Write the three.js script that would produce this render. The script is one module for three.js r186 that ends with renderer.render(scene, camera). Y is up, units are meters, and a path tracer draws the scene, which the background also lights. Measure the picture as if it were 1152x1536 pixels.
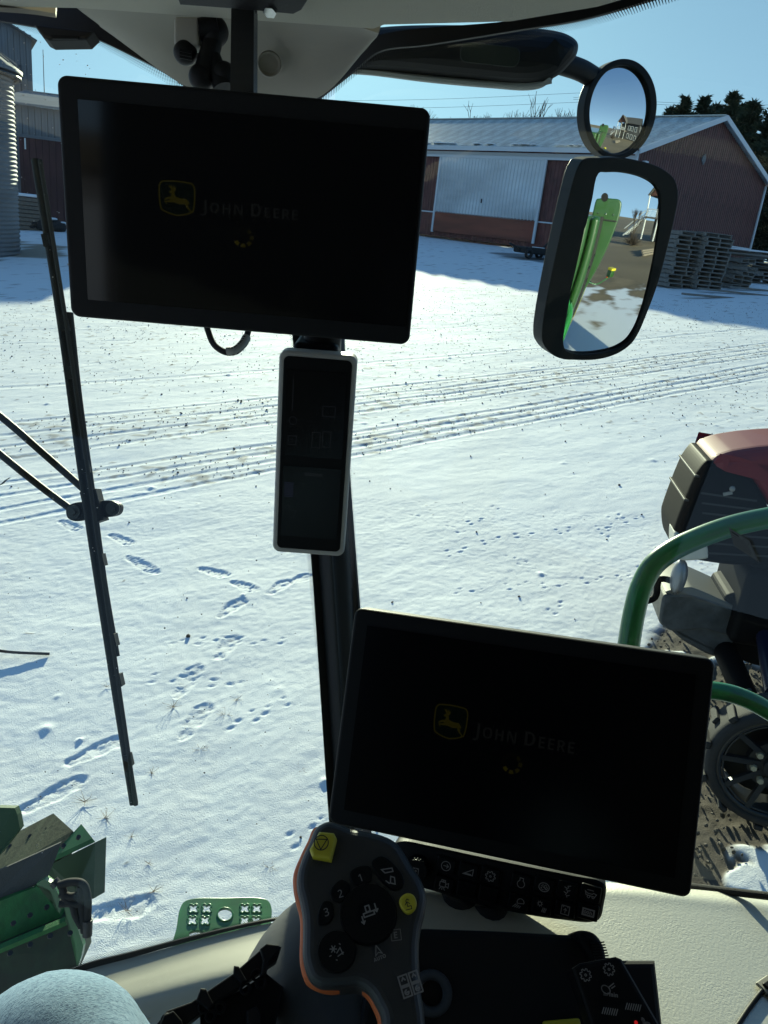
import * as THREE from 'three';
import { mergeGeometries } from 'three/addons/utils/BufferGeometryUtils.js';
import { RoundedBoxGeometry } from 'three/addons/geometries/RoundedBoxGeometry.js';
import { MarchingCubes } from 'three/addons/objects/MarchingCubes.js';

// ---------- camera, sky, sun, exposure ----------
const V3 = (x, y, z) => new THREE.Vector3(x, y, z);
const EYE = V3(0, 3.2, 0), PITCH = 0.345, ROLL = 0.116, FPX = 1196.15;
const scene = new THREE.Scene();
const camera = new THREE.PerspectiveCamera(2 * Math.atan(768 / FPX) * 180 / Math.PI, 768 / 1024, 0.02, 3000);
const cw = V3(0, -Math.sin(PITCH), -Math.cos(PITCH)), r0 = V3(1, 0, 0), u0 = r0.clone().cross(cw);
const cr = r0.clone().multiplyScalar(Math.cos(ROLL)).addScaledVector(u0, Math.sin(ROLL));
const cu = u0.clone().multiplyScalar(Math.cos(ROLL)).addScaledVector(r0, -Math.sin(ROLL));
camera.position.copy(EYE);
camera.quaternion.setFromRotationMatrix(new THREE.Matrix4().makeBasis(cr, cu, cw.clone().negate()));
scene.add(camera);
const renderer = new THREE.WebGLRenderer({ antialias: true });
renderer.toneMapping = THREE.LinearToneMapping;
renderer.toneMappingExposure = 2.0;
renderer.shadowMap.enabled = true;
const D2R = Math.PI / 180, SUN_AZ = -6.5 * D2R, SUN_EL = 14.2 * D2R;
const sunDir = V3(Math.sin(SUN_AZ) * Math.cos(SUN_EL), Math.sin(SUN_EL), -Math.cos(SUN_AZ) * Math.cos(SUN_EL));
{ // clear winter sky: pale at the horizon, blue above, a mild aureole round the sun
  const W = 1024, H = 512, data = new Float32Array(W * H * 4);
  for (let j = 0; j < H; j++) for (let i = 0; i < W; i++) {
    const lat = ((j + 0.5) / H - 0.5) * Math.PI, lon = ((i + 0.5) / W - 0.5) * 2 * Math.PI;
    const d = V3(Math.cos(lat) * Math.cos(lon), Math.sin(lat), Math.cos(lat) * Math.sin(lon));
    const s = Math.max(0, d.y), k = Math.exp(-s * 2.6), ca = THREE.MathUtils.clamp(d.dot(sunDir), -1, 1), an = Math.acos(ca);
    const au = Math.exp(-an / 0.25);
    const o = (j * W + i) * 4;
    data[o] = 0.012 + 0.21 * k + 0.17 * au; data[o + 1] = 0.053 + 0.30 * k + 0.27 * au; data[o + 2] = 0.16 + 0.32 * k + au * 0.23; data[o + 3] = 1;
  }
  const t = new THREE.DataTexture(data, W, H, THREE.RGBAFormat, THREE.FloatType);
  t.mapping = THREE.EquirectangularReflectionMapping; t.magFilter = t.minFilter = THREE.LinearFilter; t.needsUpdate = true;
  scene.background = t; scene.environment = t;
}
const sun = new THREE.DirectionalLight(new THREE.Color(1, 0.95, 0.7), 4.6);
sun.target.position.set(0, 0, -15); sun.position.copy(sunDir).multiplyScalar(140).add(sun.target.position); scene.add(sun, sun.target);
sun.castShadow = true; sun.shadow.mapSize.set(4096, 4096);
Object.assign(sun.shadow.camera, { left: -70, right: 70, top: 70, bottom: -70, near: 1, far: 320 });

const MIRN = V3(0.305, -0.088, 0.952), MIRN2 = V3(0.375, 0.04, 0.95); // which way the mirrors look

// ---------- helpers ----------
let seed = 7;
const rnd = () => { seed = (seed * 1664525 + 1013904223) >>> 0; return seed / 4294967296; };
const rr = (a, b) => a + (b - a) * rnd();
const hash = (i, j, s) => { let h = (i * 374761393 + j * 668265263 + s * 1274126177) | 0; h = Math.imul(h ^ (h >>> 13), 1274126177); h ^= h >>> 16; return (h >>> 0) / 4294967296; };
function vn(x, y, s = 0) { // value noise -1..1
  const i = Math.floor(x), j = Math.floor(y), fx = x - i, fy = y - j, u = fx * fx * (3 - 2 * fx), v = fy * fy * (3 - 2 * fy);
  const a = hash(i, j, s), b = hash(i + 1, j, s), c = hash(i, j + 1, s), d = hash(i + 1, j + 1, s);
  return 2 * (a + (b - a) * u + (c - a) * v + (a - b - c + d) * u * v) - 1;
}
const fbm = (x, y, o = 3, s = 0) => { let a = 0.5, t = 0; for (let k = 0; k < o; k++) { t += a * vn(x, y, s + k); x = x * 2.03 + 7.1; y = y * 2.03 - 3.3; a *= 0.5; } return t; };
const sst = (a, b, x) => { const t = Math.min(1, Math.max(0, (x - a) / (b - a))); return t * t * (3 - 2 * t); };
const rayDir = (x, y) => cw.clone().addScaledVector(cr, (x - 576) / FPX).addScaledVector(cu, -(y - 768) / FPX);
const at = (x, y, d) => EYE.clone().addScaledVector(rayDir(x, y), d);         // the point seen there at that depth
const onGround = (x, y) => { const d = rayDir(x, y); let a = 1, b = 1; while (b < 140) { const p = EYE.clone().addScaledVector(d, b); if (p.y < hBase(p.x, p.z)) break; a = b; b += 0.25; } for (let k = 0; k < 24; k++) { const m = (a + b) / 2, p = EYE.clone().addScaledVector(d, m); if (p.y < hBase(p.x, p.z)) b = m; else a = m; } return EYE.clone().addScaledVector(d, b); };
const atY = (x, y, h) => { const d = rayDir(x, y); return EYE.clone().addScaledVector(d, (h - EYE.y) / d.y); };
const cab = (rt, fw, y) => V3(0.7071 * (rt - fw), y, -0.7071 * (rt + fw));    // the cab's own axes: right, forward
const names = {};
function numbered(n) { const k = names[n] = (names[n] ?? -1) + 1; return k ? `${n}_${String(k).padStart(3, '0')}` : n; }
function tag(o, label, category, group, kind) { if (label) o.userData.label = label; if (category) o.userData.category = category; if (group) o.userData.group = group; if (kind) o.userData.kind = kind; return o; }
function mesh(name, geo, m, parent = scene) {
  if (Array.isArray(geo)) geo = merge(geo);
  const o = new THREE.Mesh(geo, m); o.name = parent === scene ? numbered(name) : name; o.castShadow = o.receiveShadow = true; parent.add(o); return o;
}
function thing(name, label, category, pos = V3(0, 0, 0), group) { const g = new THREE.Group(); g.name = numbered(name); g.position.copy(pos); scene.add(g); return tag(g, label, category, group); }
const struct = (name, geo, m) => tag(mesh(name, geo, m), null, null, null, 'structure');
function merge(list) {
  return mergeGeometries(list.map(g => { g = g.index ? g.toNonIndexed() : g; for (const k of Object.keys(g.attributes)) if (!['position', 'normal', 'uv'].includes(k)) g.deleteAttribute(k); if (!g.attributes.uv) g.setAttribute('uv', new THREE.BufferAttribute(new Float32Array(g.attributes.position.count * 2), 2)); return g; }));
}
const box = (w, h, d, x = 0, y = 0, z = 0, r = 0) => { const g = r > 0 ? new RoundedBoxGeometry(w, h, d, 2, r) : new THREE.BoxGeometry(w, h, d); return g.translate(x, y, z); };
const rod = (a, b, r, r2 = r, n = 10) => { const d = b.clone().sub(a), g = new THREE.CylinderGeometry(r2, r, d.length(), n); g.applyQuaternion(new THREE.Quaternion().setFromUnitVectors(V3(0, 1, 0), d.normalize())); const m = a.clone().add(b).multiplyScalar(0.5); return g.translate(m.x, m.y, m.z); };
const bar = (a, b, w, h, up = V3(0, 1, 0)) => { const d = b.clone().sub(a), L = d.length(), z = d.normalize(), x = up.clone().cross(z).normalize(), y = z.clone().cross(x); const g = new THREE.BoxGeometry(w, h, L); const m = a.clone().add(b).multiplyScalar(0.5); return g.applyMatrix4(new THREE.Matrix4().makeBasis(x, y, z).setPosition(m)); };
const tube = (pts, r, seg = 40, n = 12) => new THREE.TubeGeometry(new THREE.CatmullRomCurve3(pts), seg, r, n, false);
// a plane in space with its own axes, facing along n; lay(x, y) gives the plane's coordinates of what is seen there
function frame(group, pos, quat) {
  group.position.copy(pos); group.quaternion.copy(quat); group.updateMatrixWorld(true);
  const inv = group.matrixWorld.clone().invert(), n = V3(0, 0, 1).applyQuaternion(quat);
  const lay = (x, y, z = 0) => { const d = rayDir(x, y), p0 = pos.clone().addScaledVector(n, z), t = p0.sub(EYE).dot(n) / d.dot(n); return EYE.clone().addScaledVector(d, t).applyMatrix4(inv); };
  return { group, lay, inv, shape: (pts, z = 0) => new THREE.Shape(pts.map(p => { const q = lay(p[0], p[1], z); return new THREE.Vector2(q.x, q.y); })),
    smooth: (pts, z = 0, n = 80) => new THREE.Shape(new THREE.CatmullRomCurve3(pts.map(p => { const q = lay(p[0], p[1], z); return V3(q.x, q.y, 0); }), true, 'centripetal').getPoints(n).slice(0, n).map(q => new THREE.Vector2(q.x, q.y))) };
}
const quatOf = (x, y, z) => new THREE.Quaternion().setFromRotationMatrix(new THREE.Matrix4().makeBasis(x, y, z));
const facing = (n, up = V3(0, 1, 0)) => { const z = n.clone().normalize(), x = up.clone().cross(z).normalize(); return quatOf(x, z.clone().cross(x), z); };
const camQuat = camera.quaternion.clone();
function slab(shape, depth, bevel = 0, seg = 3) { // front face at z = 0
  const g = new THREE.ExtrudeGeometry(shape, { depth: depth - 2 * bevel, bevelEnabled: bevel > 0, bevelSize: bevel, bevelThickness: bevel, bevelOffset: -bevel, bevelSegments: seg, curveSegments: 12 });
  return g.translate(0, 0, -(depth - bevel));
}
function rrect(w, h, r, cx = 0, cy = 0) { const s = new THREE.Shape(), x = cx - w / 2, y = cy - h / 2; s.moveTo(x + r, y); s.lineTo(x + w - r, y); s.absarc(x + w - r, y + r, r, -Math.PI / 2, 0); s.lineTo(x + w, y + h - r); s.absarc(x + w - r, y + h - r, r, 0, Math.PI / 2); s.lineTo(x + r, y + h); s.absarc(x + r, y + h - r, r, Math.PI / 2, Math.PI); s.lineTo(x, y + r); s.absarc(x + r, y + r, r, Math.PI, 1.5 * Math.PI); return s; }
function grid(rows, closeUV = 1) { // rows of points -> smooth sheet
  const R = rows.length, C = rows[0].length, pos = [], uv = [], idx = []; let v = 0;
  for (let i = 0; i < R; i++) { let u = 0; if (i) v += rows[i][C >> 1].distanceTo(rows[i - 1][C >> 1]); for (let j = 0; j < C; j++) { if (j) u += rows[i][j].distanceTo(rows[i][j - 1]); const p = rows[i][j]; pos.push(p.x, p.y, p.z); uv.push(u * closeUV, v * closeUV); } }
  for (let i = 0; i < R - 1; i++) for (let j = 0; j < C - 1; j++) { const a = i * C + j; idx.push(a, a + C, a + 1, a + 1, a + C, a + C + 1); }
  const g = new THREE.BufferGeometry(); g.setAttribute('position', new THREE.Float32BufferAttribute(pos, 3)); g.setAttribute('uv', new THREE.Float32BufferAttribute(uv, 2)); g.setIndex(idx); g.computeVertexNormals(); return g;
}
const spline = (pts, n) => new THREE.CatmullRomCurve3(pts, false, 'centripetal').getPoints(n);
function loft(lines, n = 32, m = 8) { // lines of few points -> smooth rows
  const L = lines.map(l => spline(l, n)), rows = Array.from({ length: m + 1 }, () => []);
  for (let j = 0; j <= n; j++) { const c = L.length > 2 ? spline(L.map(l => l[j]), m) : Array.from({ length: m + 1 }, (_, k) => L[0][j].clone().lerp(L[1][j], k / m)); for (let i = 0; i <= m; i++) rows[i].push(c[i]); }
  return rows;
}
function shell(rows, t) { // sheet with thickness t away from the eye
  const g = grid(rows), C = rows[0].length, n = g.attributes.normal;
  const back = rows.map((r, i) => r.map((p, j) => { const k = i * C + j, nn = V3(n.getX(k), n.getY(k), n.getZ(k)); if (nn.dot(p.clone().sub(EYE)) < 0) nn.negate(); return p.clone().addScaledVector(nn, t); }));
  const R = rows.length, e = (a, b) => grid([a, b]);
  return [g, grid(back), e(rows[0], back[0]), e(rows[R - 1], back[R - 1]), e(rows.map(r => r[0]), back.map(r => r[0])), e(rows.map(r => r[C - 1]), back.map(r => r[C - 1]))];
}
function canvasTex(w, h, draw, srgb = true) { const c = document.createElement('canvas'); c.width = w; c.height = h; draw(c.getContext('2d'), w, h); const t = new THREE.CanvasTexture(c); if (srgb) t.colorSpace = THREE.SRGBColorSpace; t.wrapS = t.wrapT = THREE.RepeatWrapping; return t; }
function noiseTex(n, fn) { // grey data texture, tiles
  const d = new Uint8Array(n * n * 4); for (let j = 0; j < n; j++) for (let i = 0; i < n; i++) { const v = Math.max(0, Math.min(255, fn(i, j) * 255)); const o = (j * n + i) * 4; d[o] = d[o + 1] = d[o + 2] = v; d[o + 3] = 255; }
  const t = new THREE.DataTexture(d, n, n); t.wrapS = t.wrapT = THREE.RepeatWrapping; t.magFilter = t.minFilter = THREE.LinearFilter; t.needsUpdate = true; return t;
}
const tile = (n, f) => (i, j) => { // cross-faded so that it tiles
  const a = i / n, b = j / n; return (f(i, j) * (1 - a) + f(i - n, j) * a) * (1 - b) + (f(i, j - n) * (1 - a) + f(i - n, j - n) * a) * b; };
const withRep = (t, s) => { const c = t.clone(); c.repeat.set(s, s); c.needsUpdate = true; return c; };
const grain = noiseTex(256, (i, j) => 0.5 + 0.25 * (hash(i, j, 3) - 0.5) + 0.5 * tile(256, (a, b) => fbm(a / 6, b / 6, 2, 4))(i, j));
const blotch = noiseTex(256, (i, j) => 0.75 + 0.6 * tile(256, (a, b) => fbm(a / 40, b / 40, 4, 9))(i, j));
const C = (r, g, b) => new THREE.Color().setRGB(r, g, b);
const mat = (c, rough = 0.6, o = {}) => new THREE.MeshStandardMaterial({ color: c, roughness: rough, side: THREE.DoubleSide, ...o });
const phys = (c, rough, o = {}) => new THREE.MeshPhysicalMaterial({ color: c, roughness: rough, side: THREE.DoubleSide, ...o });
const bump = (rep, s) => ({ bumpMap: withRep(grain, rep), bumpScale: s });
const M = {
  blackPlastic: phys(C(0.008, 0.008, 0.009), 0.5, { specularIntensity: 0.4, ...bump(35, 0.00008) }), deepBlack: phys(C(0.004, 0.004, 0.0045), 0.5, { specularIntensity: 0.3 }), rubber: mat(C(0.014, 0.014, 0.015), 0.8, bump(20, 0.0006)),
  greyPlastic: mat(C(0.035, 0.036, 0.038), 0.55, bump(80, 0.0003)), screenGlass: phys(C(0.006, 0.006, 0.007), 0.12, { clearcoat: 0.3, clearcoatRoughness: 0.05 }),
  bezel: mat(C(0.4, 0.385, 0.35), 0.5, bump(60, 0.0002)), liner: mat(C(0.4, 0.385, 0.32), 0.95, bump(30, 0.0012)), trim: mat(C(0.27, 0.255, 0.215), 0.75, bump(70, 0.0004)),
  console: phys(C(0.62, 0.6, 0.51), 0.45, { metalness: 0.45, ior: 1.7, ...bump(16, 0.0003) }), ledge: phys(C(0.31, 0.295, 0.235), 0.5, { ior: 1.6, ...bump(60, 0.0003) }), steel: mat(C(0.05, 0.05, 0.053), 0.4, { metalness: 0.6, ...bump(10, 0.0003) }),
  green: phys(C(0.014, 0.2, 0.04), 0.32, { clearcoat: 0.6, clearcoatRoughness: 0.15, map: withRep(blotch, 2) }), greenBright: phys(C(0.014, 0.06, 0.01), 0.4, { clearcoat: 0.5 }),
  greenWorn: mat(C(0.016, 0.2, 0.045), 0.6, { map: withRep(blotch, 4), ...bump(8, 0.001) }),
  yellow: mat(C(0.5, 0.42, 0.02), 0.5, bump(80, 0.0001)), orange: mat(C(0.62, 0.12, 0.02), 0.5), chrome: mat(C(0.6, 0.6, 0.6), 0.2, { metalness: 1 }),
  mirror: mat(C(0.86, 0.88, 0.9), 0.015, { metalness: 1 }), glass: phys(C(0.88, 0.985, 0.945), 0.0, { specularIntensity: 0.6, transmission: 1, thickness: 0, ior: 1.5 }),
  frit: mat(C(0.008, 0.008, 0.009), 0.35), white: mat(C(0.72, 0.73, 0.72), 0.5), galv: mat(C(0.22, 0.235, 0.25), 0.75, { metalness: 0.25, map: withRep(blotch, 1) }),
  wood: mat(C(0.24, 0.2, 0.16), 0.9, { map: withRep(blotch, 3) }), bark: mat(C(0.06, 0.045, 0.035), 0.95), needles: mat(C(0.022, 0.04, 0.02), 0.9),
  greyWall: mat(C(0.2, 0.215, 0.235), 0.8, { map: withRep(blotch, 0.4) }), snowCap: mat(C(0.82, 0.84, 0.87), 0.9),
};

// ---------- ground: a snowed-in farmyard rising gently away from the machine ----------
function hBase(x, z) {
  const p = -0.0597 * z + 0.06 * x, k = 0.5, top = 3.06;
  let h = p - Math.log(1 + Math.exp((p - top) / k)) * k;               // levels off at the shed
  if (p - top > 20) h = top;
  return Math.max(h, -2.5 - 0.01 * (p < -2.5 ? -p : 0)) ;
}
const TRACKS = [];
const curve = (a, b, c) => x => c + b * x + a * x * x;
const lerpC = (f, g, t) => x => f(x) * (1 - t) + g(x) * t;
const B0 = curve(-0.008, -0.63, -14.78), B1a = curve(-0.008, -0.66, -12.88), B1b = curve(-0.003, -0.72, -11.54), B2a = curve(-0.008, -0.735, -10.67), B2b = curve(0.003, -0.81, -9.7);
TRACKS.push([B0, 0.12, 0.018]);
for (const t of [0.02, 0.36, 0.66, 0.97]) TRACKS.push([lerpC(B1a, B1b, t), 0.085, 0.022]);
for (const t of [0.03, 0.34, 0.66, 0.98]) TRACKS.push([lerpC(B2a, B2b, t), 0.085, 0.026]);
TRACKS.push([x => B1a(x) + 0.9 - 0.05 * x, 0.06, 0.006], [x => B0(x) - 3.2 + 0.06 * x, 0.08, 0.008], [x => B0(x) - 5.4 - 0.05 * x, 0.09, 0.009]);
function bandAt(x, z) { // how much the wheels have thrown dirt about here
  const c = 0.75, b0 = Math.abs(z - B0(x)) * c;
  let m = 0.3 * Math.exp(-((b0 / 0.16) ** 2));
  for (const [f, g] of [[B1a, B1b], [B2a, B2b]]) { const z0 = f(x), z1 = g(x), mid = (z0 + z1) / 2, hw = Math.abs(z1 - z0) / 2 * c; m = Math.max(m, 0.62 * (1 - sst(hw * 0.85, hw * 1.25 + 0.06, Math.abs(z - mid) * c))); }
  if (z < -10) m = Math.max(m, 0.2 * sst(-10, -14, z));
  return m;
}
const dirtEdge = z => 1.62 + 0.1 * Math.sin(z * 2.1) + (z < -4.6 ? 0.42 * (-4.6 - z) : 0);
function dirtAt(x, z) { // bare earth round the red tractor
  if (x < 1 || z > -1.5 || z < -8.5) return 0;
  const n = 0.28 * fbm(x * 2.2, z * 2.2, 4, 31), e = x - dirtEdge(z) + n; if (e < 0) return 0;
  const far = 1 - sst(-5.75, -6.3, z + n * 2) , snowPatch = fbm(x * 2.1 + 3, z * 2.1, 4, 41) + 0.26 * Math.exp(-(((x - 1.95) / 0.3) ** 2 + ((z + 3.12) / 0.22) ** 2)) + 0.22 * Math.exp(-(((x - 1.85) / 0.14) ** 2 + ((z + 3.55) / 0.25) ** 2));
  return sst(0, 0.1, e) * far * (1 - sst(0.27, 0.36, snowPatch)) * (1 - sst(3.4, 4.6, x));
}
function snowMicro(x, z) {
  const w = 0.6 * x + 0.8 * z, q = 0.8 * x - 0.6 * z;
  return 0.024 * fbm(x * 0.5, z * 0.5, 2, 11) + 0.0085 * fbm(q * 1.1, w * 2.4, 3, 17) + 0.0034 * fbm(q * 5.5 + 2 * vn(w, q, 5), w * 9, 2, 23) + 0.0016 * vn(x * 31, z * 31, 29);
}
const SNOW = [0.80, 0.82, 0.835], DIRT = [0.075, 0.058, 0.042], GRASS = [0.20, 0.15, 0.085];
// boot prints (x, z, length, heading) and small animal tracks
const PRINTS = [[-1.61, -3.49, 0.38, -50], [-1.52, -3.85, 0.36, -47], [-1.17, -4.58, 0.38, -83], [-1.01, -4.17, 0.38, -80], [-1.01, -5.01, 0.34, -81], [-1.10, -5.57, 0.34, -68], [-0.79, -5.96, 0.3, -64], [-1.37, -6.15, 0.32, 20], [-1.07, -5.93, 0.28, 29], [-2.01, -6.21, 0.46, 38], [-2.35, -6.67, 0.33, 33], [-2.91, -6.88, 0.33, 36], [-1.0, -2.8, 0.32, -17], [-0.63, -6.14, 0.26, -48], [-2.15, -3.1, 0.36, -48]];
const PAWS = [];
function hops(x, z, ang, n, step) { for (let k = 0; k < n; k++) { if (k && rnd() < 0.3) { x += Math.cos(ang) * step; z += Math.sin(ang) * step; continue; } const a = ang + 0.3 * (rnd() - 0.5); x += Math.cos(a) * step * rr(0.8, 1.2); z += Math.sin(a) * step * rr(0.8, 1.2); const c = Math.cos(a), s = Math.sin(a); for (const [u, v] of [[0, 0.045], [0.02, -0.04], [0.13, 0.02], [0.2, -0.02]]) PAWS.push([x + u * c - v * s + rr(-0.015, 0.015), z + u * s + v * c + rr(-0.015, 0.015), rr(0.011, 0.019), a]); } }
for (const a of [[-1.9, -4.5, -0.1, 4, 0.42], [-0.3, -5.2, 2.9, 3, 0.3], [-0.35, -4.6, 2.4, 2, 0.25], [0.3, -6.0, -0.3, 6, 0.38], [0.2, -6.6, -0.5, 7, 0.42], [1.6, -6.4, -2.4, 5, 0.4], [0.5, -7.2, -0.8, 7, 0.5], [2.0, -7.0, -1.2, 6, 0.45], [1.2, -5.6, -0.8, 5, 0.33], [0.2, -8.4, -0.2, 7, 0.6], [2.6, -8.3, -1.9, 5, 0.5], [0.9, -8.8, -0.5, 6, 0.5], [3.2, -7.6, -0.4, 5, 0.4], [-0.45, -3.1, -0.7, 1, 0.25]]) hops(...a);
const CLODS = []; // scuffed places and lumps pushing through
for (let k = 0; k < 120; k++) CLODS.push([rr(-7, 10), -rr(3, 1) - 20 * rnd() ** 1.6, rr(0.012, 0.04), rr(0.006, 0.02)]);
function patch(x0, x1, z0, z1, s, micro) {
  const nx = Math.round((x1 - x0) / s) + 1, nz = Math.round((z1 - z0) / s) + 1, h = new Float32Array(nx * nz), col = new Float32Array(nx * nz * 3);
  for (let j = 0; j < nz; j++) for (let i = 0; i < nx; i++) {
    const x = x0 + i * s, z = z0 + j * s, o = j * nx + i; let y = hBase(x, z), c = SNOW, cs = 1;
    if (micro) {
      const d = dirtAt(x, z); y += snowMicro(x, z) * (1 - 0.7 * d);
      const b = z < -8 ? bandAt(x, z) : 0;
      for (const [f, w, dep] of TRACKS) { const e = Math.abs(z - f(x)) * 0.78 + 0.012 * vn(x * 3, z * 3, 71); if (e < w * 2.6) y += -dep * 0.26 * Math.exp(-((e / (w * 0.5)) ** 4) * 0.7) + dep * 0.12 * Math.exp(-(((e - w * 0.9) / (w * 0.4)) ** 2)); }
      const fine = micro > 1 ? 2.6 : 1;
      const sp = 1.05 * vn(x * 29 / fine, z * 29 / fine, 81) + 0.2 * vn(x * 11, z * 11, 83) + 0.12 * vn(x * 1.3, z * 2.2, 85);
      let dirty = Math.max(d, b > 0.02 ? Math.max(sst(0.86 - b * 0.75, 1.05 - b * 0.6, sp) * 0.6, b * 0.2 * (0.75 + 0.5 * vn(x * 34 / fine, z * 34 / fine, 86))) : 0);
      if (z > -8.3 && d < 0.05) dirty = Math.max(dirty, 0.7 * sst(1.06, 1.12, 0.75 * vn(x * 30, z * 30, 87) + 0.5 * vn(x * 2, z * 2, 88)));
      if (d > 0) y += d * (0.011 * fbm(x * 9, z * 9, 3, 91) - 0.025);
      y += dirty * 0.006 * (1 - d);
      // dry grass strip at the foot of the silo, wet ground by the shed door
      const g1 = x < -9 && z < -20 ? sst(0.05, 0.35, fbm(x * 0.9, z * 0.9, 3, 95) + 0.55 - Math.abs(Math.hypot(x + 16.4, z + 28.4) - 3.4) * 0.6) : 0;
      const wet = (x > 3 && z < -34) ? sst(0.2, 0.5, 1.1 - Math.hypot((x - 5.6) / 2.6, (z + 39) / 3.2) + 0.4 * fbm(x, z, 3, 97)) : 0;
      const dn = 0.75 + 0.5 * (0.5 + 0.5 * vn(x * 26, z * 26, 99)) * (0.8 + 0.4 * vn(x * 5, z * 5, 98));
      for (let q = 0; q < 3; q++) { let v = SNOW[q] + (DIRT[q] * dn * 1.25 - SNOW[q]) * dirty; v += (GRASS[q] * dn - v) * g1 * 0.85; v += (0.1 - v) * wet * 0.85; col[o * 3 + q] = v; }
    } else {
      const n = fbm(x * 0.12, z * 0.12, 4, 51), n2 = fbm(x * 0.9, z * 0.9, 3, 53) + 0.45 * fbm(x * 3.1, z * 3.1, 3, 57);
      const behind = sst(8, -2, z) * sst(6, -4, x - 4) ;
      let g = (z > -6 && x > 3.2) ? sst(-0.12, 0.12, n2 * 0.7 + sst(4, 16, x + z * 0.4) - 0.42) : 0;
      if (x * x + z * z > 90 * 90) g = Math.max(g, 0.85 * sst(-0.2, 0.2, n + 0.1));
      for (let q = 0; q < 3; q++) col[o * 3 + q] = SNOW[q] + (GRASS[q] * (0.9 + 0.5 * n2) - SNOW[q]) * g;
    }
    h[o] = y;
  }
  const stamp = (x, z, R, f) => { const i0 = Math.max(0, Math.ceil((x - R - x0) / s)), i1 = Math.min(nx - 1, Math.floor((x + R - x0) / s)), j0 = Math.max(0, Math.ceil((z - R - z0) / s)), j1 = Math.min(nz - 1, Math.floor((z + R - z0) / s)); for (let j = j0; j <= j1; j++) for (let i = i0; i <= i1; i++) { const r = f(x0 + i * s - x, z0 + j * s - z); if (r) { const o = j * nx + i; h[o] += r[0]; if (r[1] > 0) for (let q = 0; q < 3; q++) col[o * 3 + q] += (DIRT[q] * 1.6 - col[o * 3 + q]) * r[1]; } } };
  if (micro) {
    for (const [x, z, L, a] of PRINTS) { const c = Math.cos(a * D2R), sn = Math.sin(a * D2R); stamp(x, z, L * 0.5 + 0.12, (dx, dz) => {
      const u = (dx * c + dz * sn) / L * 2, v = -dx * sn + dz * c, w = 0.052 + 0.010 * Math.sin(u * 2.6), e = Math.max(Math.abs(v) - w * Math.sqrt(Math.max(0, 1 - u ** 4)), (Math.abs(u) - 1) * L / 2) + 0.012 * vn(dx * 30, dz * 30, 61);
      const ins = 1 - sst(-0.008, 0.008, e), rim = Math.exp(-((Math.max(0, e - 0.008) / 0.024) ** 2)) * (1 - ins);
      return [-0.006 * ins + 0.0026 * rim * (0.7 + 0.5 * vn(dx * 20, dz * 20, 63)) + ins * (0.0048 * vn(dx * 34, dz * 34, 64) + 0.003 * Math.sin(u * L * 90)), ins * 0.22 * sst(0.25, 0.7, vn(dx * 38, dz * 38, 65) + 0.2 * vn(dx * 9, dz * 9, 66))]; }); }
    for (const [x, z, r, a] of PAWS) { const c = Math.cos(a), sn = Math.sin(a); stamp(x, z, r * 3, (dx, dz) => { const u = (dx * c + dz * sn) / 1.6, v = -dx * sn + dz * c, e = Math.hypot(u, v) / r; return e < 2.2 ? [-0.0055 * Math.exp(-(e ** 4)) + 0.0015 * Math.exp(-(((e - 1.45) / 0.4) ** 2)), 0] : null; }); }
    for (const [x, z, r, hh] of CLODS) stamp(x, z, r * 3, (dx, dz) => { const e = Math.hypot(dx, dz) / r; return e < 2.6 ? [hh * Math.exp(-e * e) * 1.1, 0] : null; });
  }
  const pos = new Float32Array(nx * nz * 3), uv = new Float32Array(nx * nz * 2), idx = [];
  for (let j = 0; j < nz; j++) for (let i = 0; i < nx; i++) { const o = j * nx + i; pos[o * 3] = x0 + i * s; pos[o * 3 + 1] = h[o]; pos[o * 3 + 2] = z0 + j * s; uv[o * 2] = (x0 + i * s); uv[o * 2 + 1] = (z0 + j * s); }
  return { nx, nz, pos, uv, col, x0, z0, s };
}
function patchGeo(p, keep) {
  const idx = []; for (let j = 0; j < p.nz - 1; j++) for (let i = 0; i < p.nx - 1; i++) { if (keep && !keep(p.x0 + (i + 0.5) * p.s, p.z0 + (j + 0.5) * p.s)) continue; const a = j * p.nx + i; idx.push(a, a + p.nx, a + 1, a + 1, a + p.nx, a + p.nx + 1); }
  const g = new THREE.BufferGeometry(); g.setAttribute('position', new THREE.BufferAttribute(p.pos, 3)); g.setAttribute('uv', new THREE.BufferAttribute(p.uv, 2)); g.setAttribute('color', new THREE.BufferAttribute(p.col, 3)); g.setIndex(idx); g.computeVertexNormals(); return g;
}
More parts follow.
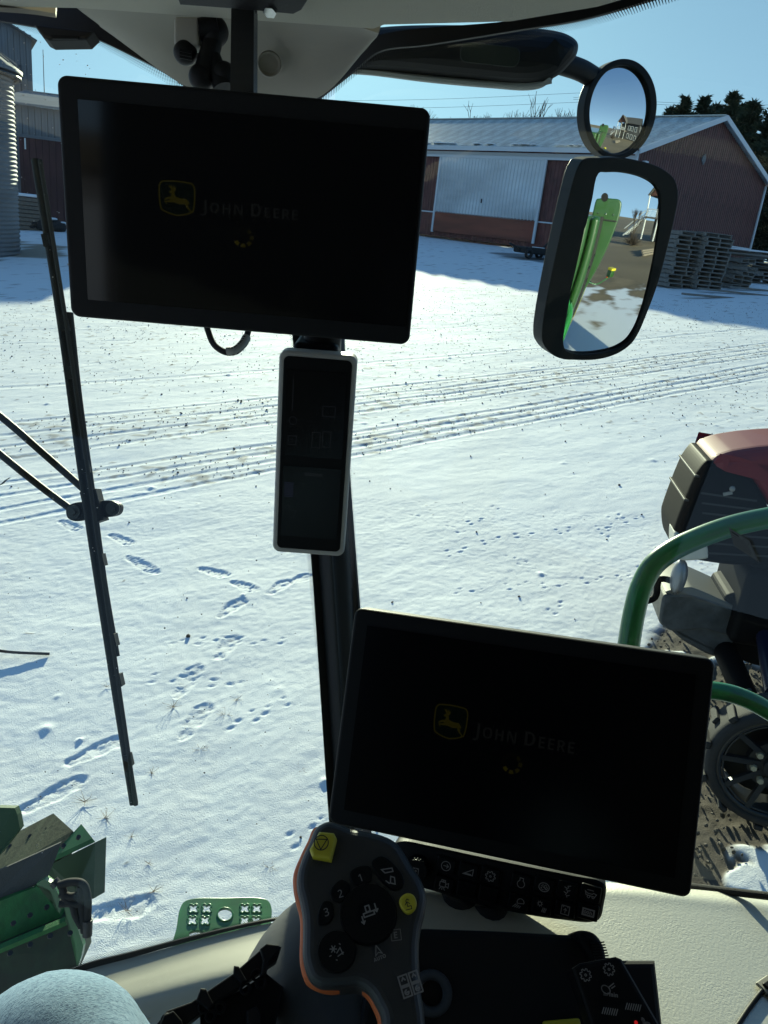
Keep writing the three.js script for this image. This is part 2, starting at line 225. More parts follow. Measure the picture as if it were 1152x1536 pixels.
{
  const A = patch(-4, 4.4, -8, -1.6, 0.015, 1), B = patch(-9, 11.5, -21, -7.97, 0.034, 1.01), Cc = patch(-34, 36, -64, -21, 0.15, 2), D = patch(-420, 420, -420, 420, 3.5, 0);
  const inC = (x, z) => x > -30 && x < 32 && z > -60 && z < -23, inAB = (x, z) => (x > -1 && x < 1 && z > -5 && z < -4);
  for (let k = 0; k < D.pos.length; k += 3) { const x = D.pos[k], z = D.pos[k + 2]; if (z < 0 && z > -66 && Math.abs(x) < 38) D.pos[k + 1] -= 0.22; }
  // the sides of the near patches, out to the edge of the yard
  const E = patch(-34, -9, -21, -4, 0.15, 2), F = patch(11.5, 36, -21, -4, 0.15, 2), G = patch(-9, -4, -8, -1.6, 0.06, 1.02), H = patch(4.4, 11.5, -8, -1.6, 0.06, 1.02), I = patch(-9, 11.5, -1.6, 14, 0.12, 0);
  for (const p of [Cc, E, F]) for (let k = 0; k < p.pos.length; k += 3) if (p !== Cc) p.pos[k + 1] -= 0.0;
  const gm = new THREE.MeshStandardMaterial({ vertexColors: true, roughness: 0.84, bumpMap: withRep(grain, 5), bumpScale: 0.003, side: THREE.DoubleSide });
  const geos = [A, B, Cc, E, F, G, H, I].map(p => patchGeo(p)); geos.push(patchGeo(D, (x, z) => !inC(x, z) && !inAB(x, z)));
  const g = mergeGeometries(geos); g.computeBoundingSphere();
  tag(mesh('ground', g, gm), 'snow covered farmyard with tyre tracks and boot prints', null, null, 'structure');
}
{ // far fields seen in the mirrors and over the roofs
  const rows = []; for (let i = 0; i <= 16; i++) { const row = []; for (let j = 0; j <= 96; j++) { const a = j / 96 * Math.PI * 2, r = 150 + i * 40, front = sst(0.2, -0.6, Math.sin(a - Math.PI / 2 + Math.PI) ) ; row.push(V3(Math.sin(a) * r, -1.2 + sst(0, 12, i) * (9 + 5 * fbm(Math.cos(a) * 2, Math.sin(a) * 2, 3, 5)), Math.cos(a) * r)); } rows.push(row); }
  struct('hill', grid(rows), mat(C(0.27, 0.2, 0.1), 0.95, { map: withRep(blotch, 0.02) }));
}
{ // loose stones thrown up along the wheel tracks
  const st = new THREE.IcosahedronGeometry(1, 0), N = 9500, im = new THREE.InstancedMesh(st, mat(C(0.10, 0.085, 0.07), 0.9), N), m = new THREE.Matrix4(), q = new THREE.Quaternion(); let n = 0, guard = 0;
  while (n < N && guard++ < 200000) {
    const x = rr(-9, 11.5), z = rr(-26, -3.2); let p = z < -8.2 ? bandAt(x, z) * 0.55 + 0.012 : 0.005; if (dirtAt(x, z) > 0.5) p = 1; if (x > 1.5 && z > -6.3 && rnd() < 0.3) p += dirtAt(x, z);
    if (rnd() > p) continue; const r = (z < -8 ? rr(0.004, 0.010) : rr(0.004, 0.012)) * (rnd() < 0.06 ? 1.8 : 1) * (dirtAt(x, z) > 0.5 ? 1.2 : 1);
    q.setFromEuler(new THREE.Euler(rr(0, 6), rr(0, 6), rr(0, 6))); m.compose(V3(x, hBase(x, z) + snowMicro(x, z) + r * 0.3, z), q, V3(r * rr(0.8, 1.4), r * rr(0.6, 1), r)); im.setMatrixAt(n, m); const b = rr(0.5, 1.5); im.setColorAt(n, C(b, b * 0.95, b * 0.88)); n++;
  }
  im.count = n; im.name = 'gravel'; im.castShadow = im.receiveShadow = true; scene.add(tag(im, 'loose dark gravel and clods along the wheel tracks', 'gravel', null, 'stuff'));
}
const groundY = (x, z) => hBase(x, z);

// ---------- red shed ----------
{
  const TH = 0.79, W = 14.35, HE = 4.71, TR = 1.1, RISE = 2.44, LEN = 23, base = V3(9.85, 3.06, -41.3);
  const b = thing('machine_shed', 'long red metal shed with grey ribbed roof and large white sliding door', 'shed', base);
  // own axes: x along the gable to the right, z along the long wall (towards the left, away)
  const gx = V3(Math.sin(TH), 0, -Math.cos(TH)), lz = V3(-Math.cos(TH), 0, -Math.sin(TH));
  b.quaternion.copy(quatOf(gx, V3(0, 1, 0), gx.clone().cross(V3(0, 1, 0))));       // z axis = gable outward = -lz
  const red = mat(C(0.15, 0.047, 0.043), 0.6, { map: withRep(blotch, 0.5) }), redLow = mat(C(0.21, 0.06, 0.045), 0.55, { map: withRep(blotch, 0.5) }), trim = mat(C(0.6, 0.63, 0.66), 0.5), roofM = mat(C(0.8, 0.83, 0.8), 0.5, { metalness: 0.25, map: withRep(blotch, 0.3) }), doorM = mat(C(0.82, 0.86, 0.88), 0.5, { map: withRep(blotch, 0.4) });
  // a ribbed sheet w wide between two edges (functions of the distance along), ribs every 0.23 m
  function sheet(w, lo, hi, rib = 0.03, pitch = 0.23) { const pts = []; for (let u = 0; u < w - 1e-6; u += pitch) { pts.push([u, 0], [u + pitch * 0.62, 0], [u + pitch * 0.72, rib], [u + pitch * 0.9, rib]); } pts.push([w, 0]); const A = [], B = []; for (const [u, d] of pts.filter(p => p[0] <= w)) { A.push(lo(u, d)); B.push(hi(u, d)); } return grid([A, B]).toNonIndexed(); }
  const flat = g => { g.computeVertexNormals(); return g; };
  const top = x => HE + RISE * (1 - Math.abs(x - W / 2) / (W / 2));
  for (let k = 0; k < 16; k++) { const x0 = k * W / 16, w = W / 16; mesh('wall_panel', flat(sheet(w, (u, d) => V3(x0 + u, TR, d), (u, d) => V3(x0 + u, top(x0 + u) - 0.02, d))), red, b); mesh('wainscot_panel', flat(sheet(w, (u, d) => V3(x0 + u, -0.2, d), (u, d) => V3(x0 + u, TR, d))), red, b); }
  const DZ0 = 5.07, DZ1 = 12.57, n = 25, lw = LEN / n;
  for (let k = 0; k < n; k++) { const z0 = -k * lw; mesh('wall_panel', flat(sheet(lw, (u, d) => V3(-d, TR, z0 - u), (u, d) => V3(-d, HE, z0 - u))), red, b); mesh('wainscot_panel', flat(sheet(lw, (u, d) => V3(-d, -0.2, z0 - u), (u, d) => V3(-d, TR, z0 - u))), redLow, b); }
  const ov = 0.4;
  for (const s of [0, 1]) for (let k = 0; k < n + 1; k++) { const z0 = 0.35 - k * lw; const e = x => s ? W - x : x; mesh('roof_panel', flat(sheet(lw, (u, d) => V3(e(-ov), HE - RISE * ov / (W / 2) + 0.06 + d, z0 - u), (u, d) => V3(e(W / 2), HE + RISE + 0.06 + d, z0 - u), 0.035)), roofM, b); }
  mesh('back_wall', [box(0.1, HE, LEN, W - 0.1, HE / 2, -LEN / 2), box(W - 0.3, HE, 0.1, W / 2, HE / 2, -LEN + 0.1)], red, b);
  const yE = HE - RISE * ov / (W / 2);
  mesh('verge_trim', [bar(V3(-ov, yE, 0.36), V3(W / 2, HE + RISE, 0.36), 0.06, 0.24), bar(V3(W + ov, yE, 0.36), V3(W / 2, HE + RISE, 0.36), 0.06, 0.24)], trim, b);
  mesh('eave_trim', [box(0.06, 0.22, LEN + 0.3, -ov - 0.03, yE - 0.04, -LEN / 2 + 0.1), box(0.04, 0.22, LEN, -0.05, HE - 0.42, -LEN / 2)], trim, b);
  for (const x of [-0.01, W + 0.01]) mesh('corner_trim', box(0.16, HE, 0.12, x, HE / 2 - 0.1, 0.01), trim, b);
  mesh('wainscot_trim', [box(W - 0.2, 0.07, 0.06, W / 2, TR, 0.035), box(0.06, 0.07, LEN, -0.035, TR, -LEN / 2)], trim, b);
  mesh('ridge_cap', bar(V3(W / 2, HE + RISE + 0.1, 0.34), V3(W / 2, HE + RISE + 0.1, -LEN), 0.35, 0.05), roofM, b);
  const door = mesh('sliding_door', [box(0.06, HE - 0.62 - TR, DZ1 - DZ0, -0.13, (HE - 0.62 + TR) / 2, -(DZ0 + DZ1) / 2)], doorM, b);
  const nb = 32, bw = (DZ1 - DZ0) / nb; const ribs = []; for (let k = 0; k < nb; k++) ribs.push(box(0.02, HE - 0.66 - TR, 0.05, -0.168, (HE - 0.62 + TR) / 2, -DZ0 - (k + 0.5) * bw)); tag(mesh('door_rib', ribs, doorM, door), null, null, null, 'stuff');
  mesh('door_skirt', box(0.06, TR, DZ1 - DZ0, -0.13, TR / 2 + 0.06, -(DZ0 + DZ1) / 2), mat(C(0.3, 0.075, 0.04), 0.6, { map: withRep(blotch, 0.6) }), door);
  mesh('door_frame', [box(0.09, HE - 0.5, 0.14, -0.15, HE / 2 - 0.25, -DZ0), box(0.09, HE - 0.5, 0.14, -0.15, HE / 2 - 0.25, -DZ1), box(0.09, 0.12, DZ1 - DZ0, -0.15, HE - 0.6, -(DZ0 + DZ1) / 2), box(0.1, 0.12, LEN - 3, -0.16, HE - 0.56, -LEN / 2)], trim, door);
  mesh('door_handle', box(0.04, 0.22, 0.05, -0.2, 1.9, -(DZ0 + DZ1) / 2 - 0.2), M.steel, door);
  const crest = new THREE.CylinderGeometry(0.2, 0.2, 0.05, 20).rotateX(Math.PI / 2).translate(W / 2 - 0.9, HE + RISE - 2.1, 0.05); mesh('gable_vent', [crest, box(0.1, 0.5, 0.05, W / 2 - 0.9, HE + RISE - 2.1, 0.06)], M.galv, b);
  mesh('gable_lamp', box(0.3, 0.12, 0.16, 0.7, HE - 0.5, 0.1), trim, b);
  // slivers of old snow along the lower edge of the roof
  const sn = []; for (let k = 0; k < 46; k++) { const z = -rr(0.5, LEN - 1), L = rr(0.25, 0.9); sn.push(box(rr(0.15, 0.5), 0.05, L, -ov + rr(0.15, 0.5), yE + 0.14 + 0.1, z, 0.02)); } tag(mesh('roof_snow', sn, M.snowCap, b), null, null, null, 'stuff');
}

// ---------- grain silo and the old grey buildings ----------
{
  const p = V3(-16.25, 0.75, -27.35), R = 2.95, HH = 5.72, s = thing('grain_silo', 'round corrugated steel grain bin with conical roof', 'silo', p);
  const prof = []; const NR = 42; for (let k = 0; k <= NR * 6; k++) prof.push(new THREE.Vector2(R + 0.022 * Math.cos(k / 6 * 2 * Math.PI), k / (NR * 6) * HH));
  mesh('wall', new THREE.LatheGeometry(prof, 72), M.galv, s);
  mesh('roof', new THREE.LatheGeometry([[R + 0.28, HH - 0.1], [R + 0.3, HH], [R + 0.05, HH + 0.16], [0.5, HH + 1.75], [0.45, HH + 1.95], [0, HH + 2]].map(a => new THREE.Vector2(...a)), 60), M.galv, s);
  const rib = []; for (let k = 0; k < 30; k++) { const a = k / 30 * 6.283; rib.push(bar(V3(Math.cos(a) * (R + 0.2), HH + 0.13, Math.sin(a) * (R + 0.2)), V3(Math.cos(a) * 0.5, HH + 1.79, Math.sin(a) * 0.5), 0.06, 0.05)); } mesh('roof_rib', rib, M.galv, s);
  mesh('eave_band', new THREE.TorusGeometry(R + 0.2, 0.06, 8, 72).rotateX(Math.PI / 2).translate(0, HH - 0.2, 0), M.steel, s);
  mesh('hatch', box(0.5, 0.35, 0.15, R * 0.8, 1.2, R * 0.66), M.galv, s);
}
// boards nailed upright, one by one, over a wall w x h facing +z
function boardWall(parent, m, w, h, x0, y0, z, bw = 0.28, topFn) { const g = []; for (let x = 0; x < w - 0.01; x += bw) { const hh = topFn ? topFn(x0 + x) : h; g.push(box(bw - 0.02, hh, 0.05, x0 + x + bw / 2, y0 + hh / 2, z + rr(-0.008, 0.008))); } return tag(mesh('wall_board', g, m, parent), null, null, null, 'stuff'); }
{
  const P = at(51, 250, 46), b = thing('grain_elevator', 'tall grey weathered elevator tower with pitched roof behind the low grey barn', 'elevator', V3(P.x, 1.4, P.z)); b.rotation.y = 0.5;
  const hE = at(53, 68, 46).y - 1.4, W = 5;
  boardWall(b, M.greyWall, W, hE, -W, 0, 0, 0.3, x => hE + (Math.abs(x + W / 2) < W / 2 ? (W / 2 - Math.abs(x + W / 2 - 0.15)) * 0.42 : 0));
  mesh('wall', box(W - 0.06, hE, 6, -W / 2, hE / 2, -3.1), M.greyWall, b);
  mesh('roof', [bar(V3(0.35, hE - 0.15, -3), V3(-W / 2, hE + 1.08, -3), 7, 0.08), bar(V3(-W - 0.35, hE - 0.15, -3), V3(-W / 2, hE + 1.08, -3), 7, 0.08)], mat(C(0.09, 0.095, 0.105), 0.8), b);
  const win = mesh('window', box(1.1, 2.3, 0.08, -2.6, hE - 2.1, 0.06), mat(C(0.11, 0.055, 0.04), 0.8), b); mesh('frame', [box(1.3, 0.1, 0.12, -2.6, hE - 0.9, 0.07)], M.wood, win);
  const st = []; for (let k = 0; k < 7; k++) st.push(box(rr(0.05, 0.16), rr(0.25, 0.6), 0.02, -0.55 + rr(-0.25, 0.2), 3 + k * 0.75 + rr(-0.1, 0.1), 0.05)); mesh('peeled_patch', st, mat(C(0.07, 0.075, 0.085), 0.9), b);
}
{
  const P = at(60, 300, 40), b = thing('grey_barn', 'low grey weathered barn with a wide dark red sliding door', 'barn', V3(P.x, 1.2, P.z)); b.rotation.y = 0.12;
  const y1 = at(60, 165, 40).y - 1.2, hD = at(60, 210, 40).y - 1.2;
  boardWall(b, M.greyWall, 9, y1, -1.6, 0, 0, 0.3); mesh('wall', box(9, y1 - 0.05, 8, 2.9, y1 / 2, -4.1), M.greyWall, b);
  mesh('roof', [bar(V3(2.9, y1 + 0.02, 0.45), V3(2.9, y1 + 1.0, -4.2), 9.6, 0.1, V3(1, 0, 0).cross(V3(0, 0, 1)).negate()), box(9.6, 0.1, 4, 2.9, y1 + 1.0, -6)], mat(C(0.3, 0.31, 0.32), 0.8, { map: withRep(blotch, 0.5) }), b);
  const d = tag(mesh('door', box(5.2, hD, 0.08, 1.75, hD / 2, 0.1), mat(C(0.085, 0.032, 0.034), 0.8, { map: withRep(blotch, 0.5) }), b), null); const bat = []; for (let k = 0; k < 17; k++) bat.push(box(0.04, hD, 0.03, -0.7 + k * 0.31, hD / 2, 0.155)); tag(mesh('batten', bat, mat(C(0.06, 0.025, 0.027), 0.8), d), null, null, null, 'stuff');
  mesh('door_track', box(6, 0.14, 0.14, 2, hD + 0.05, 0.12), M.greyWall, d); mesh('door_hook', box(0.06, 0.5, 0.05, -0.55, hD - 0.3, 0.18), M.white, d);
}
{ // what lies between the silo and the barn
  const q = at(41, 330, 36), y = groundY(q.x, q.z);
  const s = thing('timber_stack', 'dark stack of old planks with snow on top beside the silo', 'timber stack', V3(q.x, y, q.z)); s.rotation.y = 0.4;
  for (let r = 0; r < 8; r++) for (let c = 0; c < 3; c++) mesh('plank', box(1.5 + rr(-0.2, 0.2), 0.14, 0.3, rr(-0.1, 0.1), 0.1 + r * 0.17, -0.4 + c * 0.34 + rr(-0.03, 0.03)), M.wood, s);
  mesh('snow_cap', new RoundedBoxGeometry(1.5, 0.12, 1, 3, 0.05).translate(0, 1.46, -0.05), M.snowCap, s);
  [[62, 345, 36, 0.45, 'dark scrap heap with a snow cap next to the timber stack'], [84, 343, 36, 0.55, 'dark scrap heap with thin snow in front of the red barn door']].forEach(([x, yy, d, r, lab], k) => {
    const p = at(x, yy, d), t = thing('scrap_heap', lab, 'scrap heap', V3(p.x, groundY(p.x, p.z), p.z), 'scrap heaps before the barn');
    const g = []; for (let i = 0; i < 9; i++) { const h = new THREE.IcosahedronGeometry(r * rr(0.35, 0.6), 1); h.scale(1, rr(0.5, 0.9), 1).translate(rr(-r, r), rr(0.1, r * 0.7), rr(-r, r) * 0.6); g.push(h); } mesh('heap', g, M.rubber, t);
    const c = []; for (let i = 0; i < 4; i++) c.push(new THREE.SphereGeometry(r * rr(0.2, 0.35), 10, 6).scale(1.3, 0.35, 1).translate(rr(-r, r) * 0.8, r * 0.95 * rr(0.7, 1), rr(-r, r) * 0.4)); mesh('snow_cap', c, M.snowCap, t);
  });
}

// ---------- trees ----------
function bareTree(label, px, py, depth, h, spread, group, sd) { // trunk and limbs that fork into twigs
  seed = sd; const p = at(px, Math.abs(py), depth), y = groundY(p.x, p.z); if (py > 0 && depth > 2) h = (at(px, h, depth).y - y) * (px > 640 ? 1.08 : 0.92); const t = thing('bare_tree', label, 'tree', V3(p.x, y, p.z), group), T = [], B = [];
  (function grow(a, d, L, r, lev) { const b = a.clone().addScaledVector(d, L); (lev < 2 ? T : B).push(rod(a, b, r, r * 0.72, lev < 2 ? 7 : 4)); if (lev >= 6 || r < 0.006) return; const n = lev === 0 ? 4 : rnd() < 0.5 ? 3 : 2; for (let k = 0; k < n; k++) { const e = d.clone().add(V3(rr(-1, 1) * spread, rr(-0.1, 0.55), rr(-1, 1) * spread)).normalize(); grow(b.clone().lerp(a, k ? rr(0, 0.35) : 0), e, L * rr(0.62, 0.86), Math.max(0.012, r * rr(0.55, 0.7)), lev + 1); } })(V3(0, 0, 0), V3(rr(-0.1, 0.1), 1, 0).normalize(), h * 0.27, h * 0.022, 0);
  mesh('trunk', T, M.bark, t); mesh('branches', B, M.bark, t); return t;
}
[['bare tree poking over the ridge beside the upper display', 545, 300, 66, 148], ['bare tree in the middle of the group over the shed ridge', 575, 300, 68, 136], ['bare tree with a wide crown over the shed ridge', 606, 300, 66, 138], ['small bare tree under the roof overhang', 652, 300, 66, 168], ['thin bare tree left of the round mirror group', 690, 300, 70, 170], ['bare shrub tree in a clump above the grey roof', 752, 300, 72, 162], ['bare shrub tree with upright twigs above the grey roof', 778, 300, 72, 160], ['dense bare shrub tree above the grey roof', 802, 300, 73, 156], ['bare shrub tree nearest the mirror arm', 832, 300, 72, 162], ['bare tree half behind the round mirror', 866, 300, 74, 160]].forEach((a, k) => bareTree(...a, 0.62, 'bare trees behind the red shed', 100 + k * 17));
bareTree('bare tree between the elevator tower and the upper display', 70, 300, 60, 112, 0.6, null, 977);
function evergreen(label, px, depth, topY, w, sd) { // trunk and a ragged crown of many needle sprays on drooping boughs
  seed = sd; const p = at(px, 300, depth), y = groundY(p.x, p.z), h = at(px, topY, depth).y - y, t = thing('evergreen_tree', label, 'tree', V3(p.x, y, p.z), 'evergreens behind the red shed');
  mesh('trunk', rod(V3(0, 0, 0), V3(0, h * 0.97, 0), h * 0.02, 0.02, 8), M.bark, t);
  const pos = [], nor = []; const tri = (a, b, c) => { const n = b.clone().sub(a).cross(c.clone().sub(a)).normalize(); for (const v of [a, b, c]) { pos.push(v.x, v.y, v.z); nor.push(n.x, n.y, n.z); } };
  for (let k = 0; k < 240; k++) { const f = (k + rnd()) / 240, yy = h * (0.08 + 0.9 * f), R = w * 1.75 * Math.pow(1 - f, 0.75) * rr(0.3, 1.3) + 0.12, a = rr(0, 6.283), d = V3(Math.cos(a), rr(-0.05, 0.45), Math.sin(a)).normalize(); const ns = 6 + Math.floor(R * 9);
    for (let s = 0; s < ns; s++) { const u = 0.15 + 0.85 * s / ns, c = V3(0, yy, 0).addScaledVector(d, R * u).add(V3(rr(-0.16, 0.16), rr(-0.16, 0.1), rr(-0.16, 0.16)));
      for (let q = 0; q < 3; q++) { const e = V3(d.x + rr(-0.9, 0.9), rr(-0.2, 0.9), d.z + rr(-0.9, 0.9)).normalize().multiplyScalar(rr(0.28, 0.6)), o = V3(rr(-1, 1), rr(-1, 1), rr(-1, 1)).normalize().multiplyScalar(rr(0.08, 0.17)); tri(c.clone().add(o), c.clone().sub(o), c.clone().add(e)); } } }
  const g = new THREE.BufferGeometry(); g.setAttribute('position', new THREE.Float32BufferAttribute(pos, 3)); g.setAttribute('normal', new THREE.Float32BufferAttribute(nor, 3)); mesh('crown', g, M.needles, t);
}
[['evergreen just right of the round mirror', 997, 64, 150, 1.6], ['ragged evergreen second from the round mirror', 1026, 66, 148, 1.7], ['tallest spired evergreen left of the shed gable', 1064, 66, 141, 1.9], ['pointed evergreen straight behind the gable peak', 1097, 62, 155, 1.7], ['broad evergreen right of the gable peak', 1132, 60, 154, 2.1], ['big evergreen behind the sloping right roof edge', 1165, 55, 160, 2.4], ['low evergreen filling the gap under the spired one', 1044, 68, 160, 1.7], ['evergreen farthest from the mirrors', 1205, 54, 150, 2.6], ['evergreen standing low behind the right corner of the shed', 1180, 50, 205, 2.4], ['small evergreen beside the round mirror rim', 980, 66, 163, 1.4], ['slim evergreen between the spired one and the gable peak', 1081, 67, 158, 1.3]].forEach((a, k) => evergreen(...a, 500 + k * 31));
{ // overhead wires and the mast far off
  const wires = [[[400, 152], [900, 138], 84], [[400, 163], [900, 152], 84], [[860, 146], [1260, 158], 84], [[860, 149], [1260, 163], 84]];
  wires.forEach(([a, b, d], k) => { const A = at(...a, d), B = at(...b, d), m = A.clone().lerp(B, 0.5); m.y -= 0.25; tag(mesh('power_line', tube([A, m, B], 0.014, 24, 5), M.rubber), ['upper power line left of the round mirror', 'lower power line left of the round mirror', 'upper power line above the evergreens', 'lower power line above the evergreens'][k], 'power line', 'power lines over the shed'); });
  const p = at(70, 250, 70), m = thing('radio_mast', 'thin mast standing up behind the grey barn', 'mast', V3(p.x, groundY(p.x, p.z), p.z)); const hh = at(70, 84, 70).y - m.position.y; mesh('mast', rod(V3(0, 0, 0), V3(0, hh, 0), 0.06, 0.025, 6), M.steel, m); mesh('guy_ring', new THREE.TorusGeometry(0.1, 0.02, 6, 12).rotateX(Math.PI / 2).translate(0, hh * 0.7, 0), M.steel, m);
}
// ---------- pallets by the gable ----------
{
  seed = 41; let proto = null; const wm = mat(C(0.27, 0.25, 0.225), 0.9, { map: withRep(blotch, 2) });
  function pallet(x, z, y, turn, label, tilt = 0) {
    let p; if (!proto) { p = proto = thing('pallet', label, 'pallet'); const t = [], s = []; for (let k = 0; k < 7; k++) t.push(box(1.2, 0.02, 0.1, 0, 0.13, -0.5 + k * 0.166)); for (let k = 0; k < 3; k++) t.push(box(1.2, 0.02, 0.1, 0, 0.01, -0.45 + k * 0.45)); for (let k = 0; k < 3; k++) s.push(box(0.045, 0.098, 1.06, -0.56 + k * 0.56, 0.07, 0)); mesh('deck_boards', t, wm, p); mesh('stringers', s, wm, p); }
    else { p = proto.clone(); p.name = numbered('pallet'); scene.add(p); p.userData = { label, category: 'pallet' }; }
    p.userData.group = 'pallets by the shed gable'; p.position.set(x, y, z); p.rotation.set(tilt * 0.6, turn, tilt); return p;
  }
  const ord = ['lowest', 'second', 'third', 'fourth', 'fifth', 'sixth', 'seventh', 'eighth', 'ninth', 'tenth', 'eleventh', 'twelfth', 'topmost'];
  const a = onGround(1008, 430), c = onGround(1046, 432), e = onGround(1092, 430), f = onGround(1136, 424);
  for (let k = 0; k < 13; k++) pallet(a.x + rr(-0.06, 0.06), a.z + rr(-0.06, 0.06), groundY(a.x, a.z) + k * 0.143, 0.35 + rr(-0.05, 0.05), `${ord[k]} pallet of the tall stack beside the big mirror`);
  for (let k = 0; k < 13; k++) pallet(c.x + rr(-0.06, 0.06), c.z + rr(-0.06, 0.06), groundY(c.x, c.z) + k * 0.143, 0.42 + rr(-0.06, 0.06), `${ord[k]} pallet of the tall stack by the tumbled pile`);
  for (let k = 0; k < 7; k++) pallet(e.x + rr(-0.12, 0.12), e.z + rr(-0.1, 0.1), groundY(e.x, e.z) + k * 0.15, 0.9 + rr(-0.3, 0.3), `${ord[k]} pallet of the crooked low pile`, rr(-0.05, 0.05));
  for (let k = 0; k < 6; k++) pallet(f.x + rr(-0.15, 0.15), f.z + rr(-0.1, 0.1), groundY(f.x, f.z) + k * 0.15, 0.2 + rr(-0.3, 0.3), `${ord[k]} pallet of the low pile farthest from the mirror`, rr(-0.06, 0.06));
  [[1062, 447, 0.5, 2.2, 'weathered plank lying in the snow before the pallet stacks'], [1100, 441, 0.2, 2.6, 'long weathered plank lying before the low pallet pile'], [1125, 436, 0.35, 2.0, 'short plank end lying at the frame edge of the pallets']].forEach(([x, y, t, L, lab]) => { const p = onGround(x, y); const o = tag(mesh('loose_plank', box(L, 0.06, 0.2, 0, 0.06, 0), wm), lab, 'plank', 'loose planks before the pallets'); o.position.copy(p); o.rotation.y = t; });
  [[1088, 397, 'snow covered board heap on the crooked low pile'], [1132, 388, 'snow covered board heap behind the low pile']].forEach(([x, y, lab], i) => { const p = i ? f : e; const t = thing('board_heap', lab, 'board heap', V3(p.x, groundY(p.x, p.z) + (i ? 0.95 : 1.1), p.z), 'board heaps on the pallets'); for (let k = 0; k < 6; k++) { const m = mesh('board', box(2.2, 0.05, 0.22), wm, t); m.position.set(rr(-0.2, 0.2), 0.03 + (k >> 1) * 0.06, -0.4 + (k % 4) * 0.26); m.rotation.y = rr(-0.25, 0.25); } mesh('snow_cap', new RoundedBoxGeometry(1.4, 0.06, 0.7, 3, 0.03).translate(0, 0.23, 0), M.snowCap, t); });
}
{ // dark implement parked before the white door
  const p = onGround(800, 388), t = thing('mower_deck', 'low black implement with small wheels parked before the white door', 'implement', V3(p.x, groundY(p.x, p.z), p.z)); t.rotation.y = 0.5;
  mesh('deck', new RoundedBoxGeometry(1.7, 0.28, 1.0, 3, 0.08).translate(0, 0.34, 0), M.rubber, t); mesh('hitch', [bar(V3(-0.8, 0.3, 0), V3(-1.5, 0.55, 0.1), 0.08, 0.08), bar(V3(0.4, 0.45, 0), V3(0.75, 0.8, 0), 0.07, 0.07), bar(V3(0.75, 0.8, 0), V3(0.95, 0.45, 0), 0.06, 0.06)], M.rubber, t);
  for (const [x, z] of [[-0.7, 0.55], [0.7, 0.55], [0.7, -0.55]]) mesh('wheel', new THREE.TorusGeometry(0.15, 0.07, 10, 20).translate(x, 0.2, z), M.rubber, t);
  mesh('snow_dusting', box(0.5, 0.03, 0.3, 0.1, 0.5, 0.1, 0.012), M.snowCap, t);
}
{ // dry weed stalks in the snow
  seed = 71; let proto = null; [[675, 588], [712, 540], [905, 750], [600, 690], [455, 760], [320, 500], [520, 560], [445, 230, 1], [460, 315, 1], [318, 95, 1], [255, 45, 1], [395, 150, 1], [810, 245, 1], [900, 45, 1], [380, 372, 1]].forEach(([x, y, z7], k) => {
    const px = x / 2, py = y / 2 + (z7 ? 1180 : 780), q = onGround(px, py);
    let t; const lab = 'dry brown weed stalk sticking out of the snow'; if (!proto) { t = proto = thing('dry_weed', lab, 'weed'); const g = []; for (let i = 0; i < 11; i++) { const a = rr(0, 6.28), L = rr(0.04, 0.12), e = V3(Math.cos(a) * L, rr(0.01, 0.07), Math.sin(a) * L); g.push(rod(V3(rr(-0.01, 0.01), 0, rr(-0.01, 0.01)), e, 0.0022, 0.001, 4)); if (i % 2) g.push(rod(e, e.clone().add(V3(rr(-0.04, 0.04), rr(0, 0.03), rr(-0.04, 0.04))), 0.0014, 0.0008, 4)); } mesh('stalks', g, mat(C(0.22, 0.15, 0.09), 0.9), t); }
    else { t = proto.clone(); t.name = numbered('dry_weed'); scene.add(t); t.userData = { label: lab, category: 'weed' }; }
    t.userData.group = 'dry weeds in the snow by the machine'; t.position.copy(q); t.rotation.y = k * 1.3; t.scale.setScalar(rr(0.28, 0.6));
  });
  const p = onGround(40, 983), o = tag(mesh('fallen_stick', tube([V3(-0.3, 0.01, 0), V3(0, 0.02, 0.03), V3(0.25, 0.01, -0.02)], 0.011, 14, 6), M.bark), 'short dark stick lying on the snow left of the wiper', 'stick'); o.position.set(p.x - 0.1, groundY(p.x, p.z) + 0.01, p.z);
}

